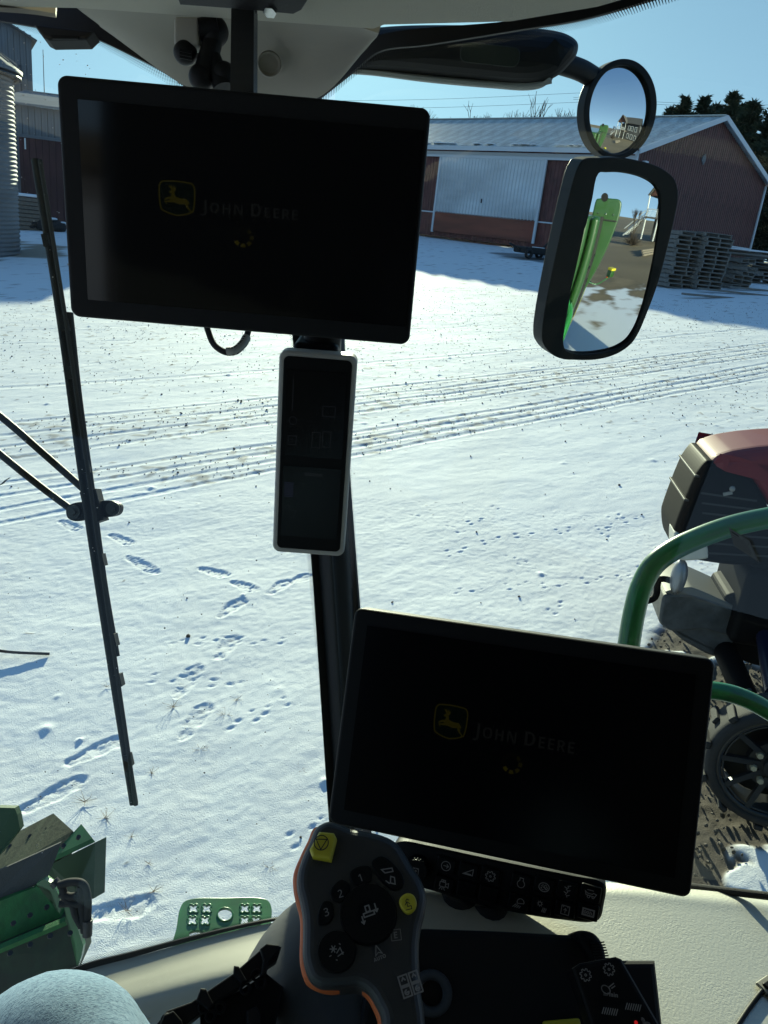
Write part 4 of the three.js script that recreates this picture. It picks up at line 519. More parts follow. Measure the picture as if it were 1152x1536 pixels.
// symbols printed on keys: one sheet of small drawings
const ICONS = {}; const iconTex = (() => {
  const list = {
    arrow: c => { c.arc(32, 32, 22, 0, 7); c.moveTo(20, 32); c.lineTo(44, 32); c.moveTo(35, 22); c.lineTo(45, 32); c.lineTo(35, 42); }, wedge: c => { c.moveTo(8, 46); c.lineTo(54, 16); c.lineTo(54, 46); c.closePath(); c.moveTo(16, 42); c.lineTo(48, 42); },
    gear: c => { for (let k = 0; k <= 48; k++) { const a = k / 48 * 6.283, r = (k % 6 < 3) ? 24 : 18; k ? c.lineTo(32 + r * Math.cos(a), 32 + r * Math.sin(a)) : c.moveTo(32 + r, 32); } c.moveTo(36, 32); c.arc(32, 32, 4, 0, 7); }, camera: c => { c.rect(12, 20, 28, 22); c.moveTo(40, 28); c.lineTo(54, 20); c.lineTo(54, 42); c.lineTo(40, 36); c.rect(18, 10, 8, 8); c.rect(29, 10, 8, 8); c.moveTo(20, 44); c.lineTo(12, 58); c.moveTo(26, 44); c.lineTo(26, 58); c.moveTo(32, 44); c.lineTo(40, 58); },
    bulb: c => { c.arc(32, 38, 17, -1.1, 4.24); c.lineTo(24, 10); c.lineTo(40, 10); c.closePath(); }, bale: c => { c.ellipse(32, 34, 24, 20, 0, 0, 7); for (let k = 0; k < 34; k++) { const a = hash(k, 3, 1) * 6.3, r = 17 * Math.sqrt(hash(k, 5, 2)); c.moveTo(32 + r * Math.cos(a), 34 + r * Math.sin(a)); c.lineTo(35 + r * Math.cos(a), 36 + r * Math.sin(a)); } }, rotor: c => { for (let k = 0; k < 5; k++) { const y = 10 + k * 11, s = k % 2 ? -1 : 1; c.moveTo(32, y); c.quadraticCurveTo(32 + 10 * s, y + 1, 32 + 14 * s, y - 5); c.moveTo(32, y); c.lineTo(32 + 5 * s, y + 10); } },
    machine: c => { c.moveTo(6, 24); c.lineTo(12, 40); c.lineTo(52, 42); c.lineTo(58, 30); c.lineTo(44, 26); c.lineTo(40, 32); c.lineTo(18, 32); c.closePath(); c.moveTo(14, 16); c.lineTo(44, 16); c.moveTo(30, 46); c.arc(24, 46, 6, 0, 7); c.moveTo(50, 46); c.arc(45, 46, 5, 0, 7); }, lamp: c => { c.arc(42, 26, 16, 2.6, 5.9 + 0.6); c.closePath(); for (let k = 0; k < 4; k++) { c.moveTo(24 + k * 7, 38 + k * 2); c.lineTo(8 + k * 10, 56); } }, heat: c => { c.moveTo(30, 20); c.arc(22, 20, 8, 0, 7); for (let k = 0; k < 8; k++) { const a = k / 8 * 6.283; c.moveTo(22 + 11 * Math.cos(a), 20 + 11 * Math.sin(a)); c.lineTo(22 + 14 * Math.cos(a), 20 + 14 * Math.sin(a)); } for (let k = 0; k < 3; k++) { c.moveTo(38 + k * 7, 56); c.quadraticCurveTo(34 + k * 7, 50, 38 + k * 7, 45); c.quadraticCurveTo(42 + k * 7, 40, 38 + k * 7, 34); } },
    tank: c => { c.rect(14, 12, 36, 40); c.moveTo(32, 46); c.lineTo(32, 26); c.moveTo(24, 34); c.lineTo(32, 24); c.lineTo(40, 34); c.moveTo(22, 14); c.lineTo(22, 20); c.moveTo(42, 14); c.lineTo(42, 20); }, meter: c => { c.rect(5, 16, 54, 32); c.rect(9, 20, 46, 24); c.font = 'bold 22px sans-serif'; c.fillText('00h', 12, 40); },
    one: c => { c.font = '52px sans-serif'; c.fillText('1', 18, 50); }, two: c => { c.font = '52px sans-serif'; c.fillText('2', 18, 50); }, three: c => { c.font = '52px sans-serif'; c.fillText('3', 18, 50); }, e: c => { c.rect(6, 6, 52, 52); c.font = 'bold 44px sans-serif'; c.fillText('E', 17, 48); }, auto: c => { c.font = 'bold 20px sans-serif'; c.fillText('AUTO', 4, 60); c.moveTo(18, 40); c.lineTo(32, 4); c.lineTo(46, 40); c.lineTo(32, 32); c.closePath(); }, stop: c => { c.arc(32, 32, 26, 0, 7); c.moveTo(12, 20); c.lineTo(52, 20); c.lineTo(32, 56); c.closePath(); },
    spread: c => { for (let k = 0; k < 6; k++) { const a = k / 6 * 6.283; c.moveTo(20, 26); c.lineTo(20 + 13 * Math.cos(a), 26 + 13 * Math.sin(a)); } c.moveTo(32, 40); c.lineTo(44, 22); c.lineTo(56, 44); c.moveTo(36, 50); c.lineTo(58, 36); c.moveTo(6, 50); c.lineTo(14, 46); c.moveTo(40, 8); c.lineTo(46, 12); c.moveTo(30, 60); c.lineTo(36, 62); }, header: c => { c.rect(26, 12, 12, 16); c.rect(16, 30, 32, 10); c.moveTo(10, 34); c.lineTo(10, 54); c.moveTo(4, 48); c.lineTo(10, 56); c.lineTo(16, 48); c.moveTo(56, 12); c.lineTo(56, 34); c.moveTo(50, 28); c.lineTo(56, 36); c.lineTo(62, 28); },
    boom: c => { c.moveTo(8, 18); c.lineTo(42, 10); c.lineTo(46, 20); c.lineTo(20, 27); c.closePath(); c.moveTo(40, 36); c.lineTo(40, 56); c.lineTo(56, 58); c.lineTo(52, 38); c.closePath(); c.moveTo(24, 50); c.lineTo(38, 58); }, boomSmall: c => { c.moveTo(16, 56); c.lineTo(48, 56); c.lineTo(48, 42); c.lineTo(30, 42); c.lineTo(30, 24); c.moveTo(18, 34); c.lineTo(30, 20); c.lineTo(44, 32); c.moveTo(24, 18); c.lineTo(34, 8); c.lineTo(44, 16); }, pad: c => { for (const [x, y] of [[6, 8], [34, 8], [6, 34], [34, 34]]) c.rect(x, y, 22, 22); c.moveTo(12, 20); c.lineTo(17, 13); c.lineTo(22, 20); c.moveTo(40, 20); c.lineTo(45, 13); c.lineTo(50, 20); c.moveTo(14, 46); c.arc(17, 46, 5, 0, 5); c.moveTo(42, 46); c.arc(45, 46, 5, 0, 5); },
    oil: c => { c.ellipse(24, 40, 16, 12, 0.5, 0, 7); c.moveTo(34, 32); c.lineTo(54, 16); c.moveTo(44, 34); c.lineTo(58, 24); }, hatch: c => { for (let k = 0; k < 7; k++) { c.moveTo(6 + k * 8, 44); c.lineTo(14 + k * 8, 22); } }, rpm: c => { c.font = 'bold 18px sans-serif'; c.fillText('n/min', 6, 40); }, red: c => { c.moveTo(40, 32); c.arc(32, 32, 8, 0, 7); }, fan: c => { for (let k = 0; k < 3; k++) { const a = k / 3 * 6.283; c.moveTo(32, 32); c.ellipse(32 + 12 * Math.cos(a), 32 + 12 * Math.sin(a), 12, 6, a, 0, 7); } },
  };
  const keys = Object.keys(list); return canvasTex(512, 512, (c, W, H) => { c.fillStyle = '#000'; c.fillRect(0, 0, W, H); c.lineWidth = 3.6; c.strokeStyle = c.fillStyle = '#fff'; keys.forEach((k, i) => { const x = (i % 8) * 64, y = Math.floor(i / 8) * 64; c.save(); c.translate(x, y); c.fillStyle = '#fff'; c.beginPath(); list[k](c); c.stroke(); if (k === 'red') c.fill(); c.restore(); ICONS[k] = [(i % 8) / 8, 1 - (Math.floor(i / 8) + 1) / 8]; }); }, false);
})();
const symM = mat(C(0.14, 0.14, 0.14), 0.7, { alphaMap: iconTex, alphaTest: 0.45, emissive: C(1, 1, 1), emissiveIntensity: 0.0035 }), symDark = mat(C(0.02, 0.02, 0.015), 0.7, { alphaMap: iconTex, alphaTest: 0.45 });
const symRed = mat(C(0.6, 0.02, 0.02), 0.6, { alphaMap: iconTex, alphaTest: 0.45, emissive: C(1, 0.02, 0.02), emissiveIntensity: 0.12 });
function symbol(k, s, x, y, z, rot = 0) { const g = new THREE.PlaneGeometry(s, s), u = g.attributes.uv, [a, b] = ICONS[k]; for (let i = 0; i < 4; i++) u.setXY(i, a + u.getX(i) / 8, b + u.getY(i) / 8); return g.rotateZ(rot).translate(x, y, z); }
{ // keypad under the lower display
  const g = thing('keypad', 'curved black keypad with symbol keys and a turning knob under the lower display', 'keypad');
  const f = frame(g, at(770, 1330, 0.745), loG.quaternion);
  mesh('panel', slab(f.smooth([[590, 1268], [603, 1262], [640, 1268], [700, 1281], [780, 1298], [860, 1314], [900, 1322], [909, 1330], [906, 1360], [900, 1381], [886, 1386], [840, 1382], [780, 1373], [720, 1360], [660, 1342], [610, 1326], [588, 1312]], 0, 120), 0.03, 0.005, 3), M.blackPlastic, g);
  const Z = 3.49, key = (zx, zy, ic, w = 0.0185, h = 0.0145) => { const p = f.lay(600 + zx / Z, 1240 + zy / Z, 0.001), m = mesh('key', new RoundedBoxGeometry(w, h, 0.005, 2, 0.0018).translate(0, 0, 0), M.deepBlack, g); m.position.set(p.x, p.y, 0.0015); m.rotation.z = -0.06; if (ic) mesh('symbol', symbol(ic, 0.0125, 0, 0, 0.0027), symM, m); };
  [[243, 200, 'arrow'], [360, 230, 'wedge'], [475, 254, 'gear'], [635, 287, 'bulb'], [755, 308, 'bale'], [875, 328, 'rotor'], [998, 345, 'machine'], [232, 298, 'camera'], [350, 325], [465, 350], [620, 392, 'lamp'], [742, 412, 'heat'], [865, 430, 'tank'], [985, 442, 'meter']].forEach(a => key(...a));
  const kp = f.lay(627, 1300); const kn = mesh('knob', new THREE.CylinderGeometry(0.0105, 0.0115, 0.012, 28).rotateX(Math.PI / 2), M.deepBlack, g); kn.position.set(kp.x, kp.y, 0.006); const gr = []; for (let k = 0; k < 24; k++) { const a = k / 24 * 6.283; gr.push(box(0.0008, 0.0008, 0.01, 0.0108 * Math.cos(a), 0.0112 * Math.sin(a), 0)); } mesh('grip', gr, M.deepBlack, kn); mesh('symbol', symbol('tank', 0.009, 0, 0, 0.0063), symM, kn);
  mesh('stem', [rod(V3(-0.02, -0.03, -0.02), V3(-0.015, -0.075, -0.01), 0.017, 0.022, 18), rod(V3(-0.05, -0.026, -0.02), V3(-0.055, -0.072, -0.02), 0.018, 0.03, 18)], M.rubber, g);
}
{ // multi-function control lever
  const g = thing('control_lever', 'black multi-function drive lever with orange edge and yellow stop button', 'control lever');
  const n = rayDir(540, 1360).normalize().negate().add(cu.clone().multiplyScalar(0.25)).normalize();
  const f = frame(g, at(545, 1360, 0.56), facing(n, cu)), o = (x, y) => [430 + x / 4.861, 1220 + y / 4.861];
  const out = [[300, 42], [240, 66], [198, 105], [160, 200], [112, 300], [72, 430], [70, 540], [92, 640], [112, 760], [114, 900], [112, 1030], [130, 1130], [165, 1210], [230, 1256], [320, 1268], [420, 1262], [520, 1258], [600, 1310], [650, 1390], [690, 1480], [710, 1640], [1000, 1640], [1010, 1480], [985, 1300], [972, 1100], [970, 950], [985, 830], [1012, 720], [1026, 600], [985, 470], [930, 390], [870, 285], [820, 215], [750, 165], [620, 122], [480, 98], [400, 66]];
  mesh('body', slab(f.smooth(out.map(p => o(...p)), 0, 200), 0.05, 0.008, 5), mat(C(0.02, 0.02, 0.022), 0.42, bump(90, 0.00015)), g);
  const og = [[200, 90], [150, 190], [96, 300], [46, 430], [44, 540], [62, 640], [92, 760], [94, 900], [90, 1030], [100, 1130], [130, 1215], [215, 1268], [320, 1290], [430, 1276], [520, 1272], [590, 1330], [630, 1400], [665, 1490], [680, 1640], [800, 1640], [760, 1500], [700, 1200], [500, 700], [400, 300], [300, 100]];
  mesh('edge_shell', slab(f.smooth(og.map(p => o(...p)), -0.012, 160), 0.03, 0.006, 4).translate(0, 0, -0.012), M.orange, g);
  const L = (x, y, z = 0) => f.lay(...o(x, y), z);
  const sb = mesh('stop_button', slab(f.shape([[238, 140], [345, 150], [366, 190], [326, 350], [190, 325], [168, 268]].map(p => o(...p)), 0.004), 0.012, 0.0028, 4).translate(0, 0, 0.008), M.yellow, g); { const p = L(252, 212, 0.009); mesh('symbol', symbol('stop', 0.0125, p.x, p.y, 0.0084, -0.05), symDark, sb); }
  const yb = mesh('header_button', slab(f.smooth([[880, 584], [925, 600], [948, 660], [935, 705], [890, 736], [850, 715], [820, 655], [832, 612]].map(p => o(...p)), 0.002, 60), 0.009, 0.0018, 3).translate(0, 0, 0.0045), M.yellow, g); { const p = L(882, 662, 0.005); mesh('symbol', symbol('boomSmall', 0.009, p.x, p.y, 0.0047, 0.2), symDark, yb); }
  const key = (pts, ic, x, y, s, rot = 0) => { const m = mesh('key', slab(f.smooth(pts.map(p => o(...p)), 0.002, 50), 0.006, 0.0014, 3).translate(0, 0, 0.0022), M.deepBlack, g); const p = L(x, y, 0.002); mesh('symbol', symbol(ic, s, p.x, p.y, 0.0025, rot), symM, m); };
  key([[460, 430], [540, 380], [610, 390], [620, 480], [560, 530], [480, 510]], 'one', 540, 472, 0.0085, 0.35); key([[318, 560], [400, 480], [460, 520], [450, 610], [390, 650], [330, 630]], 'two', 392, 588, 0.0085, 0.3); key([[225, 740], [270, 640], [330, 650], [345, 730], [310, 800], [230, 810]], 'three', 290, 722, 0.0085, 0.3);
  key([[620, 350], [680, 310], [740, 330], [850, 460], [850, 530], [790, 560], [740, 540], [630, 410]], 'boom', 742, 450, 0.014, -0.1);
  const pad = new THREE.CylinderGeometry(0.019, 0.0205, 0.006, 32).rotateX(Math.PI / 2); let p = L(598, 735); const cp = mesh('thumb_pad', pad, M.deepBlack, g); cp.position.set(p.x, p.y, 0.001); mesh('symbol', symbol('header', 0.015, 0, 0, 0.0033, 0.3), symM, cp);
  p = L(365, 1010); const sp = mesh('thumb_pad', new THREE.CylinderGeometry(0.0125, 0.0135, 0.005, 28).rotateX(Math.PI / 2), M.deepBlack, g); sp.position.set(p.x, p.y, 0.001); mesh('symbol', symbol('spread', 0.012, 0, 0, 0.0028), symM, sp);
  p = L(797, 888); mesh('symbol', symbol('e', 0.0082, p.x, p.y, 0.0006, 0.1), symM, g); p = L(668, 1015); mesh('symbol', symbol('auto', 0.0105, p.x, p.y, 0.0006, 0.35), symM, g); p = L(905, 1245); mesh('symbol', symbol('pad', 0.017, p.x, p.y, 0.0006, 0.3), symM, g);
}
{ // armrest console: dark gaiter, black deck, touch panel
  const a = thing('armrest_console', 'black armrest console below the lower display with ridged cap', 'console');
  const deck = [[560, 1395], [640, 1392], [750, 1396], [862, 1402], [880, 1404], [900, 1440], [985, 1440], [1010, 1660], [520, 1660]].map((p, i) => p);
  const n = V3(0.05, 0.8, 0.6).normalize(), f = frame(a, at(740, 1440, 0.66), facing(n, cu)); mesh('deck', slab(f.shape(deck), 0.06, 0.006, 3), M.blackPlastic, a);
  const cap = f.smooth([[858, 1400], [882, 1399], [896, 1412], [904, 1440], [900, 1456], [884, 1444], [868, 1420]], 0, 60); mesh('end_cap', slab(cap, 0.03, 0.006, 4).translate(0, 0, 0.012), M.deepBlack, a);
  const lay = (x, y) => f.lay(x, y); const st = []; for (let k = 0; k < 9; k++) { const p = lay(888 + k * 1.2, 1416 + k * 4); st.push(box(0.012, 0.001, 0.002, p.x, p.y, 0.013)); } mesh('ridge', st, M.blackPlastic, a);
  let q = lay(646, 1490); mesh('roller', [new THREE.TorusGeometry(0.013, 0.004, 10, 24).translate(q.x, q.y, 0.004)], M.greyPlastic, a); q = lay(840, 1536); mesh('yellow_tab', box(0.03, 0.01, 0.008, q.x, q.y - 0.002, 0.004, 0.002), M.yellow, a);
  const g = thing('gaiter', 'smooth dark grey shroud the drive lever grows out of', 'shroud');
  const prof = [[0.118, -0.16], [0.112, -0.09], [0.098, -0.045], [0.075, -0.015], [0.045, 0.0], [0.0001, 0.002]].map(p => new THREE.Vector2(...p)); const c = at(520, 1450, 0.66); mesh('shroud', new THREE.LatheGeometry(new THREE.SplineCurve(prof).getPoints(40), 48).scale(0.72, 1, 0.95), M.greyPlastic, g); g.position.copy(c); g.rotation.set(0.25, 0, -0.15);
  const t = thing('touch_panel', 'tilted glossy black button panel with thin grey symbols at the end of the armrest', 'button panel'); const ft = frame(t, at(930, 1490, 0.585), facing(V3(-0.1, 0.83, 0.55), cu));
  mesh('panel', slab(ft.shape([[858, 1452], [870, 1444], [925, 1434], [934, 1438], [1010, 1570], [1000, 1640], [930, 1660]]), 0.03, 0.004, 3), M.deepBlack, t);
  const Z = 2, s = (x, y, k, sz, m = symM, rot = -0.1) => { const p = ft.lay(576 + x / Z, 1180 + y / Z, 0.0006); mesh('symbol', symbol(k, sz, p.x, p.y, 0.0006, rot), m, t); };
  s(605, 565, 'gear', 0.011); s(675, 548, 'gear', 0.011); s(672, 602, 'oil', 0.013); s(680, 622, 'rpm', 0.013); s(676, 673, 'hatch', 0.013); s(746, 660, 'hatch', 0.013); s(756, 708, 'red', 0.009, symRed); s(782, 710, 'fan', 0.01); s(800, 735, 'hatch', 0.012);
}
{ // black moulded bracket with webs and holes, lower left of the lever
  const g = thing('moulded_bracket', 'black moulded plastic bracket with webs and small holes beside the jeans', 'bracket');
  const n = V3(0.1, 0.85, 0.5).normalize(), f = frame(g, at(330, 1480, 0.62), facing(n, cu)), o = p => [p[0] / 2, 1180 + p[1] / 2];
  const S = (pts, d, z = 0) => slab(f.shape(pts.map(o), z), d, 0.0012, 2).translate(0, 0, z);
  mesh('rail', S([[470, 712], [500, 672], [575, 645], [700, 560], [780, 490], [812, 470], [845, 480], [832, 520], [790, 548], [720, 600], [640, 650], [560, 712], [555, 790], [460, 790]], 0.02), M.blackPlastic, g);
  mesh('tray', S([[600, 680], [720, 610], [800, 560], [850, 600], [830, 700], [810, 800], [600, 800]], 0.012, -0.012), M.deepBlack, g);
  for (const b of [[[588, 640], [602, 604], [618, 606], [640, 650], [625, 668]], [[700, 562], [702, 536], [716, 538], [740, 580], [724, 590]], [[780, 486], [800, 470], [838, 476], [830, 500], [808, 520], [800, 560], [782, 566], [790, 520]], [[480, 712], [492, 684], [520, 672], [545, 700], [560, 760], [470, 760]], [[740, 672], [770, 658], [782, 680], [780, 760], [742, 760]]]) mesh('web', S(b, 0.016, 0.008), M.blackPlastic, g);
  for (const p of [[660, 664], [632, 688], [612, 662], [770, 566], [782, 590], [736, 606], [500, 700]]) { const q = f.lay(...o(p)); const m = mesh('hole', new THREE.TorusGeometry(0.0035, 0.0012, 8, 16), M.deepBlack, g); m.position.set(q.x, q.y, 0.0005); }
}
// ---------- roof mount above the upper display ----------
{
  const g = thing('display_mount', 'black square pole and steel plate that carry the upper display from the roof', 'mount');
  const a = at(367, 8, 0.84), b = at(366, 150, 0.815), c = at(350, 250, 0.81);
  mesh('pole', [bar(a, b, 0.0235, 0.0235, cw), bar(b, c, 0.0235, 0.0235, cw)], M.steel, g);
  const f0 = new THREE.Group(); f0.name = 'plate'; g.add(f0); const f = frame(f0, at(370, 0, 0.8), facing(V3(0, -0.85, 0.5), cu)); scene.updateMatrixWorld(true);
  mesh('plate_sheet', slab(f.shape([[262, -12], [270, 8], [352, 14], [440, 22], [452, 16], [470, -12]]), 0.008, 0.0015), M.steel, f0);
  let q = f.lay(405, 16); mesh('bolt', new THREE.CylinderGeometry(0.007, 0.007, 0.004, 6).rotateX(Math.PI / 2).translate(q.x, q.y, 0.001), M.chrome, f0);
  mesh('weld', [tube([at(352, 13, 0.832), at(367, 16, 0.828), at(384, 14, 0.832)], 0.004, 16, 8)], M.steel, g);
  mesh('cable', tube([at(306, 470, 0.83), at(312, 496, 0.83), at(324, 520, 0.82), at(345, 529, 0.815), at(364, 518, 0.82), at(372, 498, 0.83), at(380, 470, 0.84)], 0.0032, 40, 10), M.rubber, g);
  const lab = tube([at(340, 527.5, 0.815), at(352, 526, 0.815), at(364, 516, 0.82), at(370, 506, 0.826)], 0.0046, 20, 10); const tx = canvasTex(64, 64, (c2, W, H) => { c2.fillStyle = '#d8d8d2'; c2.fillRect(0, 0, W, H); c2.fillStyle = '#222'; for (let k = 0; k < 9; k++) c2.fillRect(6 + k * 6, 8, 2 + (k % 3), 48); }); mesh('cable_tag', lab, mat(C(0.6, 0.6, 0.58), 0.6, { map: tx }), g);
}
{
  const g = thing('device_arm', 'black ball jointed device arm with a pale grey clamp on the corner trim', 'device arm');
  const d = 0.95, P = (x, y, k = 0) => at(x / 2, y / 2, d + k);
  mesh('base', bar(P(560, 150, 0.06), P(640, 80, 0.06), 0.05, 0.03), M.blackPlastic, g);
  mesh('clamp', [new RoundedBoxGeometry(0.03, 0.034, 0.02, 3, 0.004).applyQuaternion(camQuat).translate(...P(565, 105, 0).toArray())], M.bezel, g);
  mesh('arm', [rod(P(648, 90), P(606, 245), 0.011, 0.013, 16), rod(P(640, 170), P(670, 265), 0.009, 0.012, 14)], M.blackPlastic, g);
  for (const p of [[640, 95, 0.018], [604, 232, 0.015], [556, 158, 0.014], [672, 222, 0.014]]) mesh('joint', new THREE.SphereGeometry(p[2], 24, 16).translate(...P(p[0], p[1]).toArray()), M.blackPlastic, g);
  const v = []; for (let k = 0; k < 3; k++) v.push(bar(P(540, 150 + k * 10, -0.015), P(575, 157 + k * 10, -0.015), 0.002, 0.003)); mesh('vent', v, M.deepBlack, g);
  mesh('knob', rod(P(600, 85, -0.01), P(655, 75, -0.01), 0.011, 0.011, 18), M.blackPlastic, g);
}
// ---------- outside on the machine ----------
{ // wiper
  const g = thing('windscreen_wiper', 'long black windscreen wiper with twin arms lying upright across the view', 'wiper'), D = 1.24, P = (x, y, k = 0) => at(x, y, D + k);
  mesh('spine', tube([P(53, 240), P(90, 470), P(127, 735), P(168, 1000), P(201, 1206)], 0.0068, 60, 10), M.blackPlastic, g);
  mesh('rubber_strip', tube([P(60, 240, -0.01), P(97, 470, -0.01), P(136, 735, -0.01), P(174, 1000, -0.01), P(204, 1208, -0.01)], 0.0034, 60, 8), M.rubber, g);
  const cl = []; for (const [x, y] of [[74, 362], [101, 487], [108, 560], [131, 700], [156, 840], [174, 960], [182, 1020], [196, 1140]]) cl.push(bar(P(x - 5, y - 9, -0.002), P(x - 1, y + 9, -0.002), 0.0095, 0.017, cw)); mesh('claw', cl, M.blackPlastic, g);
  mesh('frame_bow', [tube([P(98, 470, 0.01), P(112, 600, 0.012), P(132, 745, 0.012), P(150, 880, 0.012), P(168, 985, 0.01)].map((p, i) => p.addScaledVector(cr, 0.004)), 0.0085, 40, 10)], M.blackPlastic, g);
  mesh('arm', tube([P(-120, 535, 0.02), P(0, 624, 0.018), P(66, 681, 0.018), P(128, 736, 0.015)], 0.0058, 30, 10), M.blackPlastic, g); mesh('arm', tube([P(-120, 580, 0.02), P(0, 681, 0.018), P(56, 726, 0.018), P(112, 768, 0.015)], 0.0058, 30, 10), M.blackPlastic, g);
  const fr = new THREE.Group(); fr.name = 'pivot'; g.add(fr); const f = frame(fr, P(140, 765, 0.01), camQuat); mesh('bracket', [slab(f.smooth([[100, 760], [112, 754], [140, 752], [168, 751], [180, 758], [178, 770], [166, 775], [140, 776], [112, 782], [100, 776]], 0, 60), 0.018, 0.003), slab(f.shape([[122, 738], [146, 733], [158, 780], [134, 788]]), 0.03, 0.003).translate(0, 0, 0.01)], M.blackPlastic, fr);
  for (const [x, y] of [[111, 768], [170, 763]]) { const q = f.lay(x, y); mesh('bolt', [new THREE.CylinderGeometry(0.0055, 0.0055, 0.006, 6).rotateX(Math.PI / 2).translate(q.x, q.y, 0.005), new THREE.CylinderGeometry(0.011, 0.011, 0.004, 24).rotateX(Math.PI / 2).translate(q.x, q.y, 0.002)], M.steel, fr); }
}
{ // roof visor with the mirror arm
  const g = thing('roof_visor', 'dark rounded roof overhang with pale lower lip outside the side window', 'visor'); const f = frame(g, at(700, 90, 1.35), facing(rayDir(700, 90).negate()));
  mesh('shell', slab(f.smooth([[470, 60], [560, 40], [700, 36], [800, 40], [855, 50], [872, 64], [870, 82], [858, 98], [838, 116], [800, 128], [700, 121], [600, 111], [500, 104], [450, 92]], 0, 120), 0.3, 0.05, 7), M.blackPlastic, g);
  mesh('lip', slab(f.smooth([[450, 84], [500, 97], [560, 104], [640, 113], [720, 120], [772, 122], [812, 121], [830, 118], [815, 131], [792, 136], [740, 133], [640, 124], [560, 114], [490, 108], [450, 98]], -0.03, 100), 0.24, 0.008, 4).translate(0, 0, -0.03), mat(C(0.3, 0.3, 0.3), 0.5), g);
  const l = f.lay(735, 82, 0.001); mesh('lamp_recess', slab(rrect(0.1, 0.03, 0.012, l.x, l.y), 0.004, 0.001).translate(0, 0, 0.002), mat(C(0.02, 0.024, 0.02), 0.2), g);
}
{ // mirrors
  const g = thing('side_mirrors', 'big upright rear view mirror with a round wide-angle mirror on one curved arm', 'mirror');
  const pose = (name, x, y, d, n) => { const s = new THREE.Group(); s.name = name; g.add(s); return [s, frame(s, at(x, y, d), facing(n, cu))]; };
  mesh('arm', tube([at(800, 86, 1.6), at(850, 98, 1.64), at(880, 110, 1.68), at(905, 135, 1.76), at(915, 190, 1.83), at(905, 250, 1.86), at(900, 330, 1.86)], 0.021, 50, 16), M.blackPlastic, g);
  // a convex glass: rows over the outline, sunk away with the square of the distance
  function dome(shape, R) { const pts = shape.getPoints(90), c = pts.reduce((a, p) => a.add(p), new THREE.Vector2()).divideScalar(pts.length), pos = [], nor = [], idx = [], N = 36, m = pts.length; for (let i = 0; i <= N; i++) for (let j = 0; j < m; j++) { const p = c.clone().lerp(pts[j], i / N), z = -(p.x * p.x + p.y * p.y) / (2 * R); pos.push(p.x, p.y, z); const nn = V3(p.x / R, p.y / R, 1).normalize(); nor.push(nn.x, nn.y, nn.z); } const ccw = pts.reduce((t, p, i) => { const q = pts[(i + 1) % m]; return t + p.x * q.y - q.x * p.y; }, 0) > 0; for (let i = 0; i < N; i++) for (let j = 0; j < m; j++) { const a = i * m + j, b = i * m + (j + 1) % m; if (ccw) idx.push(a, a + m, b, b, a + m, b + m); else idx.push(a, b, a + m, b, b + m, a + m); } const q = new THREE.BufferGeometry(); q.setAttribute('position', new THREE.Float32BufferAttribute(pos, 3)); q.setAttribute('normal', new THREE.Float32BufferAttribute(nor, 3)); q.setIndex(idx); return q; }
  {
    const [s, f] = pose('big_mirror', 915, 395, 1.75, MIRN); const o = p => [800 + p[0] / 4.955, 240 + p[1] / 4.955];
    const glass = [[480, 98], [560, 88], [640, 88], [740, 104], [820, 130], [885, 168], [915, 205], [934, 255], [938, 330], [930, 450], [905, 620], [872, 800], [838, 960], [800, 1110], [760, 1230], [705, 1335], [640, 1385], [560, 1415], [400, 1440], [280, 1432], [232, 1405], [218, 1340], [226, 1260], [262, 1050], [330, 740], [380, 520], [430, 300]].map(o);
    const outer = [[330, -8], [470, -22], [600, -24], [740, 0], [860, 34], [950, 84], [1002, 135], [1028, 220], [1026, 300], [1005, 420], [962, 600], [912, 800], [864, 960], [800, 1130], [745, 1260], [690, 1345], [600, 1412], [500, 1450], [400, 1466], [280, 1466], [180, 1458], [100, 1420], [38, 1340], [30, 1270], [42, 1150], [90, 880], [150, 600], [230, 250], [285, 60]].map(o);
    const os = f.smooth(outer, -0.02, 140), hole = f.smooth(glass, 0, 120); os.holes.push(new THREE.Path(hole.getPoints(120).reverse()));
    mesh('housing', slab(os, 0.05, 0.0025, 3).translate(0, 0, 0.005), M.blackPlastic, s); mesh('back_shell', slab(f.smooth(outer, -0.05, 140), 0.04, 0.018, 5).translate(0, 0, -0.046), M.blackPlastic, s);
    mesh('mirror_glass', dome(f.smooth(glass, 0.006, 120), 1.4).translate(0, 0, 0.009), M.mirror, s);
  }
  {
    const [s, f] = pose('round_mirror', 928, 165, 1.72, MIRN2); const oval = (x0, x1, y0, y1, sk) => { const p = []; for (let k = 0; k < 28; k++) { const a = k / 28 * 6.283; p.push([(x0 + x1) / 2 + (x1 - x0) / 2 * Math.cos(a) - sk * Math.sin(a), (y0 + y1) / 2 + (y1 - y0) / 2 * Math.sin(a)]); } return p; };
    const out = oval(874, 983, 88.6, 239.5, 6), inn = oval(883, 973, 98, 232, 5), os = f.smooth(out, 0, 100); os.holes.push(new THREE.Path(f.smooth(inn, 0, 100).getPoints(100).reverse()));
    mesh('rim', slab(os, 0.03, 0.0025, 3).translate(0, 0, 0.006), M.blackPlastic, s); mesh('back_shell', slab(f.smooth(out, -0.03, 100), 0.04, 0.015, 4).translate(0, 0, -0.022), M.blackPlastic, s);
    mesh('mirror_glass', dome(f.smooth(inn, 0.004, 110), 0.35).translate(0, 0, 0.007), M.mirror, s);
  }
}
